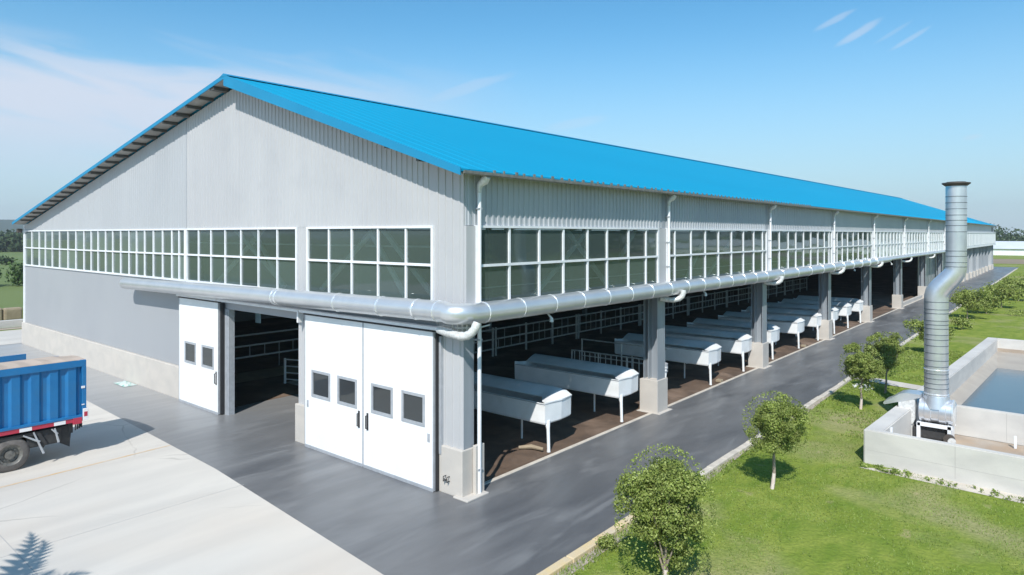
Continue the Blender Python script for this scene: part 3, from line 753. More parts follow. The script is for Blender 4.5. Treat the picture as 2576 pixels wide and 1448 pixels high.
for y in COLS[:6]:
    hook((-.05, y-.1, 4.35), (.3, y+.1, 4.3), (.72, y+.35, 4.3), (.68, y+.35, 4.68), .10 if y < 46 else .08)
b = MB(); b.tube([(-.6, -.2, 4.42), (.1, -.3, 4.42), (.45, .1, 4.42), (.45, .5, 4.45)], .02, 6)
for q in range(5): b.tube([(-.1+q*.12, -.3+.05*q, 4.25), (-.1+q*.12, -.3+.05*q, 4.5)], .018, 6)
b.build('pipe_bracket', M['rail'], pipe)
for y in (3.3, 14.0, 38.6, 51.0):
    b = MB(); b.tube([(.1, y, 4.6), (.3, y, 4.4), (.34, y+.04, 4.34)], .03, 6); b.tube([(.34, y+.02, 4.36), (.34, y+.02, 4.24)], [.05, .07], 10)
    l = b.build('barn_lamp', M['elbow'], barn, smooth=True)

# ------------------------------------------------------------------ troughs
def trough():
    r = thing('feed_trough', '', 'feed trough', (0, 0, 0), 'white feed troughs in a row inside the open side of the barn')
    L0, L1, W = -4.9, 0.0, 1.45      # local: near end at x=0
    z0, z1 = .86, 1.52; t = .035; b = MB()
    # outer shell: sloping ends and sides, open top
    def ringp(z, ins): return [(L0+ins, ins*.5, z), (L1-ins*.7, ins*.5, z), (L1+.06-ins*1.1, W*.55, z), (L1-.03-ins*.8, W-ins*.6, z), (L0+ins, W-ins*.6, z)]
    lev = [(z0, .05), (z0+.05, .012), (z1, 0.0), (z1+.005, .0), (z1+.005, t), (z0+.10, .12), (z0+.05, .2)]
    vs = []; n = 5
    for z, i in lev: vs += ringp(z, i)
    fs = [(k_*n+j, k_*n+(j+1) % n, (k_+1)*n+(j+1) % n, (k_+1)*n+j) for k_ in range(len(lev)-1) for j in range(n)]
    fs += [tuple(range(n))[::-1], tuple(range((len(lev)-1)*n, len(lev)*n))]
    b.add(vs, fs)
    bs = b.build('basin', M['trough'], r)
    fd = MB(); nn = 12
    def FP(i, j):
        u = i/nn; v = j/4; return (L0+.12+(L1-.2-L0-.12)*u, .07+(W-.14)*v, z0+.17+.07*abs(mnoise.noise(Vector((u*7, v*2.2, 4)))))
    fd.grid(FP, nn, 4); fd.build('feed', M['tan'], r, smooth=True)
    f = MB()     # sloping half lid along the back, closing down over the near end
    nu, nv = 22, 6
    def LP(i, j, dz=0.0):
        u = i/nu; v = j/nv; k_ = max(0.0, (u-.84)/.16); fall = math.sqrt(max(0.0, 1-k_**2.2)); s_ = k_*k_*(3-2*k_)
        y0_ = .50*W*(1-s_); yy_ = y0_ + (W-y0_)*v; xx_ = L0+.03 + (L1-L0-.03)*u + (.05*math.sin(math.pi*min(1, yy_/W)) if i == nu else 0)
        return (xx_, yy_, z1 + .006 + .23*math.sin(v*math.pi/2)*fall*(1-.25*(v > .99)) + .02*k_ + dz)
    f.grid(lambda i, j: LP(i, j), nu, nv); f.grid(lambda i, j: LP(i, nv-j, -.025), nu, nv)
    f.grid(lambda i, j: LP(i, 0, -.025*(1-j)), nu, 1); f.grid(lambda i, j: LP(nu-i, nv, -.025*(1-j)), nu, 1)
    f.grid(lambda i, j: LP(nu, i, -.025*(1-j)), nv, 1); f.grid(lambda i, j: LP(0, nv-i, -.025*(1-j)), nv, 1)
    f.build('lid', M['trough'], r, smooth=True)
    e = MB(); e.prism([(W*.5, z1), (W, z1), (W, z1+.14), (W*.75, z1+.1)], 'x', L0+.0, L0+.03)
    e.prism([(0.0, z1), (0.0, z1+.10), (.25, z1+.05), (W*.5, z1)], 'x', L0+.0, L0+.03); e.build('end_board', M['trough'], r)
    s = MB()
    s.tube([(L0, -.012, z1-.02), (L1+.0, -.012, z1-.02), (L1+.07, W*.55, z1-.02), (L1-.02, W+.012, z1-.02), (L0, W+.012, z1-.02)], .012, 6)
    s.build('rim', M['greyframe'], r)
    for lx, ly in ((-.0, .16), (-1.5, .7), (L0+.3, .16), (L0+.3, W-.25), (-3.0, .2)):
        l = MB()
        if lx == 0: l.tube([(.02, ly+.0, 0), (.02, ly, .1), (.0, ly, .7), (-.05, ly+.02, .95)], [.06, .05, .055, .1], 8)
        else: l.tube([(lx, ly, 0), (lx, ly, .97)], .035, 8)
        l.build('leg', M['trough'], r, smooth=True)
    return r
tr0 = trough(); first = True
tl = ['white feed trough nearest the corner of the barn, cut off by the corner pier',
      'white feed trough second from the corner, whole length in view left of the railed pen',
      'white feed trough just right of the first lane column, beside the white standpipe',
      'white feed trough with its rounded end just left of the second lane column',
      'white feed trough whose near end is hidden by the second lane column',
      'white feed trough just right of the second lane column, with a flared front post',
      'white feed trough with its near end just left of the third lane column',
      'white feed trough whose near end is hidden by the third lane column',
      'short looking white feed trough just right of the third lane column',
      'farthest white feed trough, close to the fourth lane column',
      'white feed trough half hidden by the second column, in front of the flared post one']
for (y, lab) in ((4.15, tl[0]), (8.55, tl[1]), (16.3, tl[2]), (20.2, tl[3]), (24.4, tl[4]), (28.9, tl[5]), (32.8, tl[6]), (36.6, tl[7]), (40.2, tl[8]), (43.9, tl[9])):
    o = tr0 if first else copy_tree(tr0); first = False
    o.location = (-.52, y, .01); o['label'] = lab
# one standpipe beside the first column
t = thing('standpipe', 'white hydrant-like standpipe with a flared head beside the first lane column', 'standpipe', (-.75, 12.55, 0))
b = MB(); b.tube([(-.75, 12.55, .0), (-.75, 12.55, .08), (-.75, 12.55, .9), (-.75, 12.55, 1.25), (-.75, 12.55, 1.4), (-.75, 12.55, 1.46)], [.06, .04, .05, .09, .12, .08], 10); b.build('pipe', M['trough'], t, smooth=True)
b = MB(); b.tube([(-.75, 12.55, 1.46), (-.75, 12.55, 1.52), (-.75, 12.55, 1.56)], [.12, .13, .05], 10)
for z in (1.2, 1.32, 1.4): b.tube([(-.75, 12.55, z), (-.75, 12.55, z+.03)], .125, 10)
b.build('head', M['greyframe'], t, smooth=True)
t = thing('water_bowl', 'small white water bowl on a bracket behind the first lane column', 'water bowl', (-1.1, 12.1, .6))
b = MB(); b.bbox(-1.25, -.95, 11.95, 12.25, .75, 1.15, .05); b.build('bowl', M['trough'], t, smooth=True)
b = MB(); b.box(-1.35, -.9, 12.08, 12.12, .66, .7); b.tube([(-1.1, 12.1, 0.01), (-1.1, 12.1, .7)], .02, 6); b.build('bracket', M['rail'], t)
for i, y in enumerate((17.1, 29.6)):
    b = MB(); b.bbox(-.55, -.3, y, y+.3, .02, .14, .03); o = b.build('brick_block', M['tan'], origin=(-.4, y, .02))
    tag(o, ('small tan block lying at the foot of the third trough post', 'small tan block lying at the foot of the flared trough post')[i], 'block')
b = MB(); b.tube([(-1.25, 3.75, .13), (-.95, 4.0, .16), (-.6, 4.15, .11)], [.05, .07, .05], 8); o = b.build('timber_offcut', M['tan'], origin=(-1, 4, .1)); tag(o, 'short weathered timber offcut on the dirt by the nearest trough post', 'timber')

# ------------------------------------------------------------------ railings
def railing(x0, y0, x1, y1, rails, posts, h, label, r=.022, group=None, bars=None, name='stall_railing', pr=.03, m='rail'):
    L_ = math.hypot(x1-x0, y1-y0); ux, uy = (x1-x0)/L_, (y1-y0)/L_
    t = thing(name, label, 'railing', (x0, y0, 0), group)
    b = MB()
    for z in rails: b.tube([(x0, y0, z), (x1, y1, z)], r, 6)
    b.build('rail', M[m], t)
    for q in posts:
        p = MB(); p.tube([(x0+ux*q, y0+uy*q, .0), (x0+ux*q, y0+uy*q, h)], pr, 6); p.build('post', M[m], t)
    if bars:
        p = MB()
        for q, za, zb in bars: p.tube([(x0+ux*q, y0+uy*q, za), (x0+ux*q, y0+uy*q, zb)], .018, 5)
        each(p, 'bar', M[m], t)
    return t
rr = random.Random(3)
G = 'galvanised stall railings inside the barn'
yy = 7.5
for i in range(8):
    Ls = 8.0
    bars = [(q*.62+.2+rr.uniform(-.1, .1), .42, rr.choice((.95, 1.5, 1.5))) for q in range(12)]
    lab = ('long dim stall railing deep inside the barn, the length nearest the corner', 'dim inner stall railing seen above the second feed trough', 'dim inner stall railing just left of the first lane column', 'dim inner stall railing just right of the first lane column',
           'dim inner stall railing behind the first and second lane columns', 'dim inner stall railing seen above the fifth trough', 'dim inner stall railing left of the third lane column', 'farthest dim inner stall railing')[i]
    railing(-12.7, yy, -12.7, yy+Ls, (.42, .95, 1.5), (0, 2.7, 5.3, 7.9), 1.6, lab, .045, G, bars, pr=.06); yy += Ls+.15
railing(-5.2, 12.3, -1.3, 12.3, (.3, 1.62), (0, 1.4, 2.8, 3.9), 1.64, 'railed pen side with closely spaced upright bars between second trough and first lane column', .03, None, [(q*.27+.15, .3, 1.62) for q in range(14)], 'pen_fence')
railing(-5.4, 13.4, -1.1, 13.4, (1.2, 1.95), (0, 2.1, 4.2), 1.97, 'taller two-rail pen fence just behind the closely barred pen side', .028, None, None, 'pen_fence')
railing(-19.35, 1.2, -19.35, 20, (.72, 1.27, 1.8), (2.6, 6.5, 10.5, 14.5, 18.5), 1.82, 'galvanised railing with three long rails seen through the open gable doorway', .045, G, [(q*.8+.3, .05 if q % 3 == 0 else .72, 1.27) for q in range(22)], pr=.06, m='white')
t = railing(-15.5, 4.3, -12.9, 5.3, (.2, .5, .8, 1.1), (0, 2.6), 1.15, 'small galvanised gate with four rails standing at the right of the open gable doorway', .03, None, None, 'stall_gate', pr=.06, m='white')
heap(-14.2, 4.9, 1.5, .5, .12, M['plinth'], 'low pale kerb of dust at the foot of the small gate in the doorway', 'dust heap', 'dust_heap', 11)
heap(-18.2, 6.5, 1.0, 5.0, .05, M['tan'], 'long tan drift of bedding in front of the railing inside the gable doorway', 'bedding', 'bedding_drift', 12)

b = MB(); b.box(-13.02, -12.78, 1.48, 1.51, 3.27, 4.3); b.box(-12.76, -12.66, 1.48, 1.51, 3.27, 4.3); o = b.build('window_light_panel', M['paleblue'], origin=(-12.85, 1.5, 3.3)); tag(o, 'small pale blue panel standing in for a bright inner window, below the doorway lintel', 'panel')  # added panel, its colour painting the daylight of an inner window
# ------------------------------------------------------------------ truck trailer
tk = thing('truck', 'blue open-topped truck body with corrugated sides and a beige tarpaulin, parked at the left edge', 'truck', (-12.4, -8, 0))
XN, XF, YB, YFr, ZB, ZT = -11.13, -13.55, -5.10, -14.5, 1.24, 2.96
b = MB()
# corrugated near side
yv = YFr; pts = []
while yv < YB-.25:
    pts += [(yv, 0), (yv+.20, 0), (yv+.27, -.06), (yv+.40, -.06)]; yv += .47
pts.append((YB-.14, 0))
vs = []
for yq, d in pts: vs += [(XN-.03+d, yq, ZB+.02), (XN-.03+d, yq, ZT-.2)]
b.add(vs, [(2*i, 2*i+2, 2*i+3, 2*i+1) for i in range(len(pts)-1)])
b.box(XN-.16, XN-.12, YFr, YB-.1, ZB, ZT-.1)                       # inner skin
b.box(XF, XF+.07, YFr, YB-.95, ZB, ZT+.03); b.box(XF, XF+.07, YB-.95, YB-.05, ZB, ZT-.16); b.box(XF, XN-.02, YFr, YFr+.06, ZB, ZT)
b.box(XF+.07, XN-.16, YFr+.06, YB-.07, ZB, ZB+.06)
b.box(XF+.07, XN-.05, YB-.07, YB-.02, ZB, ZT-.2)                   # tailgate
b.build('cargo_body', M['blue'], tk)
b = MB(); b.bbox(XN-.10, XN+.01, YFr, YB, ZT-.2, ZT, .015); b.bbox(XN-.10, XN+.02, YFr, YB-.12, ZB-.02, ZB+.06, .012)
b.bbox(XN-.1, XN+.015, YB-.12, YB, ZB-.1, ZT-.2, .012); b.bbox(XF+.0, XF+.1, YB-.1, YB, ZB-.1, ZT-.18, .012); b.bbox(XF+.1, XN-.1, YB-.05, YB, ZT-.3, ZT-.2, .012)
b.build('frame_rail', M['blue'], tk)
b = MB(); b.box(XN-.06, XN+.0, YFr, YB-.1, ZB-.14, ZB-.022); b.bbox(XN-.12, XN+.03, YB-.36, YB-.12, ZB-.2, ZB-.01, .01); b.build('reflective_strip', M['red'], tk)
b = MB(); q = YB-.85
while q > YFr: b.box(XN+.0, XN+.006, q, q+.3, ZB-.137, ZB-.03); q -= .85
each(b, 'strip_patch', M['refl'], tk)
b = MB(); b.bbox(XN-.05, XN+.035, YB-.10, YB+.05, ZB-.12, ZB+.24, .01); b.build('tail_light', M['refl'], tk)
b = MB(); b.box(XN-.03, XN+.041, YB-.07, YB+.02, ZB+.0, ZB+.14); b.build('tail_lens', M['red'], tk)
b = MB(); b.bbox(XN, XN+.03, YB-.14, YB-.04, ZB+.86, ZB+.93, .008); b.bbox(XN, XN+.025, YB-.13, YB-.05, ZB+.35, ZB+.38, .006); each(b, 'latch', M['refl'], tk)
# load cover
n_ = 34; b = MB()
def TP(i, j):
    yq = YFr+.1 + (YB+.01-YFr-.1)*i/n_; xq = XN-.03 + (XF+.09-XN+.03)*j/10
    s = j/10; z = ZT+.008 + .07*math.sin(math.pi*min(1, s*1.2)) - .15*s
    z += .016*math.cos(i*math.pi) * (1 if 0 < j < 10 else 0)
    if i == n_: z -= .03
    return (xq, yq, z)
b.grid(TP, n_, 10); o = b.build('tarpaulin', M['tarp'], smooth=False); tag(o, 'beige ribbed tarpaulin over the load of the blue truck', 'tarpaulin')
# chassis
b = MB(); b.box(XF+.5, XF+.62, YFr, YB-.3, .85, 1.05); b.box(XN-.62, XN-.5, YFr, YB-.3, .85, 1.05); b.box(XF+.2, XN-.2, YB-.42, YB-.3, .75, 1.05)
b.bbox(XN-.5, XN-.12, YB-1.5, YB-.62, .55, 1.02, .04); b.prism([(YB-.75, .98), (YB-.32, 1.02), (YB-.38, .34), (YB-.62, .5)], 'x', XN-.3, XN-.22)
b.box(XF+.3, XN-.3, YB-1.85, YB-1.7, .42, .58); b.bbox(XF+.6, XN-.6, YB-2.9, YB-.5, .6, 1.1, .05)
b.prism([(YB-2.35, 1.02), (YB-1.2, 1.02), (YB-1.0, .62), (YB-1.12, .5), (YB-1.25, .98-.06), (YB-2.35, .94)], 'x', XN-.42, XN-.06)
for k_ in range(4): b.box(XN-.1-.02*k_, XN-.06, YB-.28+.055*k_, YB-.255+.055*k_, .84+.02*k_, 1.03)
b.build('chassis', M['black'], tk)
b = MB()
for (ya, za, yb2, zb2) in ((YB-1.35, 1.03, YB-1.1, .36), (YB-1.6, .98, YB-1.2, .72), (YB-.82, 1.03, YB-.72, .6), (YB-.9, 1.02, YB-.75, .85)):
    b.tube([(XN-.03, ya, za), (XN-.03, yb2, zb2)], [.022, .035], 6)
each(b, 'mudguard_stay', M['greyframe'], tk)
def wheel(yc, xo):
    zc = .49; b = MB()
    prof = [(.30, .0), (.41, .02), (.47, .05), (.488, .09), (.488, .24), (.47, .28), (.40, .30), (.28, .30)]
    n = 36; vs = []
    for (rad_, d) in prof:
        for k_ in range(n): a = 2*math.pi*k_/n; vs.append((xo-d, yc+rad_*math.cos(a), zc+rad_*math.sin(a)))
    b.add(vs, [(i*n+k_, i*n+(k_+1) % n, (i+1)*n+(k_+1) % n, (i+1)*n+k_) for i in range(len(prof)-1) for k_ in range(n)])
    w_ = b.build('wheel', M['tyre'], tk, smooth=True)
    r_ = MB(); prof2 = [(.31, .005), (.29, .03), (.235, .05), (.22, .11), (.13, .12), (.12, .03), (.05, .02), (.0, .02)]; vs = []
    for (rad_, d) in prof2:
        for k_ in range(n): a = 2*math.pi*k_/n; vs.append((xo-d, yc+max(.001, rad_)*math.cos(a), zc+max(.001, rad_)*math.sin(a)))
    r_.add(vs, [(i*n+k_, i*n+(k_+1) % n, (i+1)*n+(k_+1) % n, (i+1)*n+k_) for i in range(len(prof2)-1) for k_ in range(n)])
    for k_ in range(8):
        a = 2*math.pi*k_/8; r_.tube([(xo-.11, yc+.175*math.cos(a), zc+.175*math.sin(a)), (xo-.075, yc+.175*math.cos(a), zc+.175*math.sin(a))], .018, 6)
    r_.build('rim', M['rim'], w_, smooth=True)
for yc in (-7.0, -8.35, -12.9):
    wheel(yc, XN-.05); wheel(yc, XN-.40)
    # far side
    wheel(yc, XF+.35)
b = MB()
for yc in (-7.0, -8.35, -12.9): b.tube([(XN-.3, yc, .49), (XF+.3, yc, .49)], .07, 10)
b.build('axle', M['black'], tk)

# plastic sheet blown against the plinth
b = MB(); rr = random.Random(5)
def PP(i, j):
    u, v = i/9, j/5; return (-21.5+u*1.3, -.75+v*.55, .02 + .16*abs(mnoise.noise(Vector((u*3.1, v*2.7, 1.3))))*2*math.sin(math.pi*u)*math.sin(math.pi*v)+.005)
b.grid(PP, 9, 5); o = b.build('plastic_sheet', M['plastic'], smooth=True); tag(o, 'crumpled pale green and white plastic sheet lying by the concrete plinth', 'plastic sheet')

# ------------------------------------------------------------------ basin (tank)
TA = R(-2.5); T0 = Vector((7.25, 9.58, 0))
def tx(u, v, z): return (T0.x + u*math.cos(TA) - v*math.sin(TA), T0.y + u*math.sin(TA) + v*math.cos(TA), z)
basin = thing('basin', 'rectangular pale concrete basin with a dividing wall, brown floor in front and blue water behind', 'basin', tuple(T0))
def tbox(b, u0, u1, v0, v1, z0, z1, bev=.03):
    bm = bmesh.new(); bmesh.ops.create_cube(bm, size=1)
    for q in bm.verts: q.co = Vector(((u0+u1)/2+q.co.x*(u1-u0), (v0+v1)/2+q.co.y*(v1-v0), (z0+z1)/2+q.co.z*(z1-z0)))
    if bev: bmesh.ops.bevel(bm, geom=bm.edges[:], offset=bev, segments=2, affect='EDGES')
    bm.verts.index_update(); b.add([tx(*q.co) for q in bm.verts], [[q.index for q in f.verts] for f in bm.faces]); bm.free()
b = MB()
tbox(b, 0, 16, 0, .22, -.05, 1.0); tbox(b, 0, .5, .2, 24.2, -.05, .998); tbox(b, .45, 16, 23.9, 24.2, -.05, 1.0); tbox(b, 15.7, 16, .2, 24, -.05, .997)
b.build('outer_wall', M['tank'], basin)
b = MB(); tbox(b, .49, 15.7, 5.1, 5.32, .0, .996); b.build('dividing_wall', M['tank'], basin)
b = MB()
for k_ in range(1, 7): tbox(b, k_*2.3, k_*2.3+.012, -.003, .02, .08, .97, 0)
for k_ in range(1, 7): tbox(b, k_*2.3+.6, k_*2.3+.612, 5.097, 5.12, .1, .97, 0)
tbox(b, .1, 16, -.003, .01, .40, .408, 0)
b.build('wall_joint', M['jt'], basin)
b = MB(); b.add([tx(.45, .2, .02), tx(15.8, .2, .02), tx(15.8, 5.1, .02), tx(.45, 5.1, .02)], [(0, 1, 2, 3)]); b.build('sludge_floor', M['mud'], basin)
b = MB()
W0 = [tx(1.0, 5.3, .03), tx(15.7, 5.3, .03), tx(15.7, 19.4, .03), tx(1.0, 19.4, .03)]; O0 = [tx(.5, 5.3, .22), tx(15.7, 5.3, .04), tx(15.7, 23.9, .3), tx(.5, 23.9, .3)]
b.add(W0+O0, [(0, 3, 7, 4), (3, 2, 6, 7)]); b.build('bank', M['bank'], basin)
b = MB(); tbox(b, .5, 15.7, 23.86, 23.9, .3, .48, 0); b.build('stain_band', M['mud'], basin)
b = MB(); b.add([tx(.6, 5.3, .05), tx(15.7, 5.3, .05), tx(15.7, 20.2, .05), tx(.6, 20.2, .05)], [(0, 1, 2, 3)]); o = b.build('water', M['water']); struct(o)
for u in (3.15, 4.55, 6.6): 
    b = MB(); tbox(b, u, u+.07, 4.55, 4.62, .02, .42, .01); b.build('marker_post', M['frame'], basin)
b = MB(); tbox(b, .5, .56, .9, .98, .02, .95, .01); b.build('marker_post', M['frame'], basin)
b = MB(); b.add([(4.12, 21.95, .02), (8.0, 21.0, .02), (8.0, 22.0, .02), (4.12, 23.0, .02)], [(0, 1, 2, 3)]); struct(b.build('footpath', M['concrete']))
b = MB(); b.add([tx(-.0, -.55, .006), tx(16, -.75, .006), tx(16, .0, .006), tx(.9, .0, .006)], [(0, 1, 2, 3)]); struct(b.build('dirt_strip', M['kerb']))

# ------------------------------------------------------------------ exhaust stack with fan
CX, CY = 8.57, 13.5
st = thing('exhaust_stack', 'tall galvanised exhaust duct with a kinked shaft and dark brim standing in the concrete basin', 'exhaust stack', (CX, CY, 0))
UX = .55
segs = []
b = MB(); z = 1.3; pts = []; rs = []
def seam(z): return z
R0 = .345
path = [(CX, CY, 1.15), (CX, CY, 1.6)]
zz = 1.6
while zz < 4.6: zz += .6; path.append((CX, CY, zz))
path.append((CX, CY, 4.75))
for k_ in range(1, 9):
    t_ = k_/8; s_ = t_*t_*(3-2*t_); path.append((CX+UX*s_, CY+.02*s_, 4.75+.95*t_))
path += [(CX+UX, CY+.02, 6.5), (CX+UX, CY+.02, 7.5), (CX+UX, CY+.02, 8.42)]
rads = [R0 if p[2] < 4.8 else R0*(1-.15*min(1, (p[2]-4.8)/.9)) for p in path]
b.tube(path, rads, 36, caps=False)
shaft = b.build('shaft', M['duct'], st, smooth=True)
b = MB(); zz = 1.75
rr = random.Random(2)
ringz = []
while zz < 4.7: ringz.append(zz); zz += rr.choice((.16, .2, .24, .13))
for z in ringz: b.tube([(CX, CY, z-.012), (CX, CY, z-.004), (CX, CY, z+.004), (CX, CY, z+.012)], [R0, R0+.014, R0+.014, R0], 36, caps=False)
zz = 5.75; 
while zz < 8.1:
    b.tube([(CX+UX, CY+.02, zz-.01), (CX+UX, CY+.02, zz-.003), (CX+UX, CY+.02, zz+.003), (CX+UX, CY+.02, zz+.01)], [R0*.85, R0*.85+.011, R0*.85+.011, R0*.85], 36, caps=False)
    zz += rr.choice((.14, .2, .2, .17)) if not 6.1 < zz < 6.4 else .62
each(b, 'seam_ring', M['seamdark'], shaft, True)
b = MB()
for z in (1.55, 2.35): b.tube([(CX, CY, z-.025), (CX, CY, z-.015), (CX, CY, z+.015), (CX, CY, z+.025)], [R0, R0+.02, R0+.02, R0], 36, caps=False)
each(b, 'clamp_band', M['band'], shaft, True)
b = MB(); b.tube([(CX+UX, CY+.02, 8.36), (CX+UX, CY+.02, 8.44), (CX+UX, CY+.02, 8.47), (CX+UX, CY+.02, 8.49)], [R0*.86, .40, .40, .27], 36, caps=False); b.tube([(CX+UX, CY+.02, 8.49), (CX+UX, CY+.02, 8.5)], [.27, .27], 36)
b.build('brim', M['rust'], st, smooth=True)
# fan housing
b = MB(); xs = [-.46, -.44, -.30, -.28, -.12, -.1, .1, .12, .30, .32, .46]; 
prof = [(CX+q, CY, .98) for q in xs]; b.tube(prof, [.36, .40, .40, .43, .43, .40, .40, .43, .43, .40, .40], 28)
b.tube([(CX, CY, 1.1), (CX, CY, 1.5)], [.44, .37], 28)
b.build('fan_housing', M['duct'], st, smooth=True)
b = MB(); b.tube([(CX+.46, CY, .98), (CX+.5, CY, .98), (CX+.54, CY, .98)], [.42, .42, .34], 28); b.build('end_cover', M['band'], st, smooth=True)
b = MB(); b.box(CX-.48, CX+.5, CY-.4, CY-.33, .5, .62); b.box(CX-.48, CX+.5, CY+.33, CY+.4, .5, .62); b.box(CX-.5, CX-.4, CY-.4, CY+.4, .05, .6); b.box(CX+.36, CX+.46, CY-.4, CY+.4, .05, .6)
b.build('stand', M['frame'], st)
b = MB(); b.bbox(CX-.4, CX+.3, CY-.26, CY+.26, .08, .52, .04); b.bbox(CX-.95, CX-.72, CY-.3, CY, .1, .42, .02); b.bbox(CX-.62, CX-.42, CY-.35, CY, .1, .42, .02); b.build('motor', M['black'], st)
b = MB(); b.tube([(CX+.42, CY-.42, .22), (CX+.42, CY-.52, .22)], .16, 18); b.build('pulley', M['rust'], st)
b = MB(); b.tube([(CX+.5, CY-.52, .18), (CX+.5, CY-.6, .18)], .11, 18); b.build('pulley_cap', M['elbow'], st)
b = MB()
b.prism([(CX-.98, .5), (CX-.62, .5), (CX-.56, .66), (CX-.56, 1.28), (CX-.62, 1.36), (CX-.98, 1.38), (CX-1.04, 1.30), (CX-1.04, .62)], 'y', CY-.34, CY+.1)
b.box(CX-1.0, CX-.94, CY-.3, CY+.05, .05, .5); b.box(CX-.7, CX-.64, CY-.3, CY+.05, .05, .5)
b.build('intake_box', M['elbow'], st)
b = MB()   # curved hood reaching over the basin wall
pts = [(CX-1.5, 1.05), (CX-1.46, 1.13), (CX-1.3, 1.22), (CX-1.0, 1.45), (CX-.8, 1.5), (CX-.4, 1.5), (CX-.4, 1.4), (CX-1.45, 1.02)]
b.prism(pts, 'y', CY-.35, CY+.35); b.build('hood', M['duct'], st, smooth=True)

# ------------------------------------------------------------------ plants
def leafcloud(b, blobs, n, size, rnd, shell=.75, flat=.0):
    """n leaf faces spread over the outer volume of ellipsoid blobs (x,y,z,rx,ry,rz)"""
    wts = [(q[3]*q[4]*q[5])**.67 for q in blobs]; tot = sum(wts)
    for q, w_ in zip(blobs, wts):
        for _ in range(int(n*w_/tot)):
            while True:
                d = Vector((rnd.gauss(0, 1), rnd.gauss(0, 1), rnd.gauss(0, 1)))
                if d.length > 1e-3: break
            d.normalize(); rad = rnd.uniform(shell, 1.0)*(1+.12*mnoise.noise(d*3+Vector(q[:3])))
            p = Vector((q[0]+d.x*q[3]*rad, q[1]+d.y*q[4]*rad, q[2]+d.z*q[5]*rad))
            nrm = (d + Vector((rnd.gauss(0, .5), rnd.gauss(0, .5), rnd.gauss(0, .5)+.15))).normalized()
            t_ = nrm.orthogonal().normalized(); t_ = Matrix.Rotation(rnd.uniform(0, 6.283), 3, nrm) @ t_; u_ = nrm.cross(t_)
            s = size*rnd.uniform(.6, 1.25)
            c0 = p - t_*s*.55; c1 = p + u_*s*.36 + nrm*s*.06; c2 = p + t_*s*.6 - nrm*s*.05; c3 = p - u_*s*.36 + nrm*s*.06
            b.add([c0, c1, c2, c3], [(0, 1, 2, 3)])
def tree(x, y, h, cw, ch, label, seed, n=6500, leaf=.075, lean=(0, 0), m='leaf', group='young round-crowned trees in the grass along the lane', white=False, name='tree', nb=26, cat='tree', paint=False):
    rnd = random.Random(seed); t = thing(name, label, cat, (x, y, 0), group)
    zc = h - ch/2; base = zc - ch*.42
    tb = MB(); lx, ly = lean
    pts = [(x, y, -.05), (x+lx*.3+.02, y+ly*.3, h*.18), (x+lx*.6-.015, y+ly*.6, base*.8), (x+lx, y+ly, base+.12), (x+lx*1.05, y+ly, zc+.1)]
    tb.tube(pts, [.055, .042, .035, .03, .012], 9)
    if paint:
        pb_ = MB(); hp = h*.17; pb_.tube([(x, y, 0), (x+lx*.15+.012, y+ly*.15, hp*.55), (x+lx*.29+.02, y+ly*.29, hp)], [.056, .05, .0445], 9); pb_.build('trunk_paint', M['limewash'], t, smooth=True)
    top = Vector((x+lx, y+ly, base+.02))
    for k_ in range(7):
        a = k_*2.4+rnd.uniform(-.4, .4); rr2 = cw*.33*rnd.uniform(.7, 1.1); e = Vector((x+lx+rr2*math.cos(a), y+ly+rr2*math.sin(a), zc+ch*rnd.uniform(-.12, .25)))
        st_ = top + Vector((0, 0, rnd.uniform(-.12, .3))); mid = st_.lerp(e, .5) + Vector((0, 0, -.05)); tb.tube([st_, mid, e], [.022, .014, .006], 6)
    tb.build('trunk', M['bark'], t, smooth=True)
    lobes = [(0, 0, .02, .72)]
    for k_ in range(6):
        a = rnd.uniform(0, 6.283); lobes.append((math.cos(a)*.24, math.sin(a)*.24, rnd.uniform(-.30, .30), rnd.uniform(.48, .64)))
    blobs = []
    for k_ in range(nb):
        L_ = lobes[0] if rnd.random() < .35 else rnd.choice(lobes[1:])
        d = Vector((rnd.gauss(0, 1), rnd.gauss(0, 1), rnd.gauss(0, 1)+.2)).normalized()*L_[3]*.5*rnd.uniform(.62, .95)
        s = rnd.uniform(.085, .15)*cw
        blobs.append((x+lx+(L_[0]+d.x)*cw, y+ly+(L_[1]+d.y)*cw, zc+(L_[2]+d.z)*ch*.93, s, s, s*.85))
    for k_ in range(5):
        blobs.append((x+lx+rnd.uniform(-.1, .1)*cw, y+ly+rnd.uniform(-.1, .1)*cw, zc+rnd.uniform(-.15, .15)*ch, .17*cw, .17*cw, .17*ch))
    lb = MB(); leafcloud(lb, blobs, n, leaf, rnd, .55)
    for k_ in range(int(n*.05)):   # stragglers at the rim
        d = Vector((rnd.gauss(0, 1), rnd.gauss(0, 1), rnd.gauss(0, 1))).normalized(); p = (x+lx+d.x*cw*.53, y+ly+d.y*cw*.53, zc+d.z*ch*.53)
        leafcloud(lb, [(p[0], p[1], p[2], .05, .05, .05)], 1, leaf, rnd)
    lb.build('crown', M[m], t)
    if white:
        fb2 = MB(); leafcloud(fb2, [(x+lx+.1, y+ly-.2, zc-ch*.40, .42, .3, .12)], 60, .06, rnd); fb2.build('blossom', M['white'], t)
    return t
tree(6.12, -.85, 2.70, 1.74, 2.45, 'large round green tree nearest the camera, at the bottom edge of the grass', 1, 60000, .044, nb=135, paint=True)
tree(5.88, 5.75, 2.52, 1.58, 1.5, 'round green tree with a thin pale crooked trunk, second from the camera', 2, 34000, .043, (.08, .03), nb=80, paint=True)
tree(5.70, 16.23, 2.5, 1.45, 1.75, 'round green tree with a few white blossoms under its crown, left of the stack', 3, 22000, .052, (.03, 0), white=True, nb=70, paint=True)
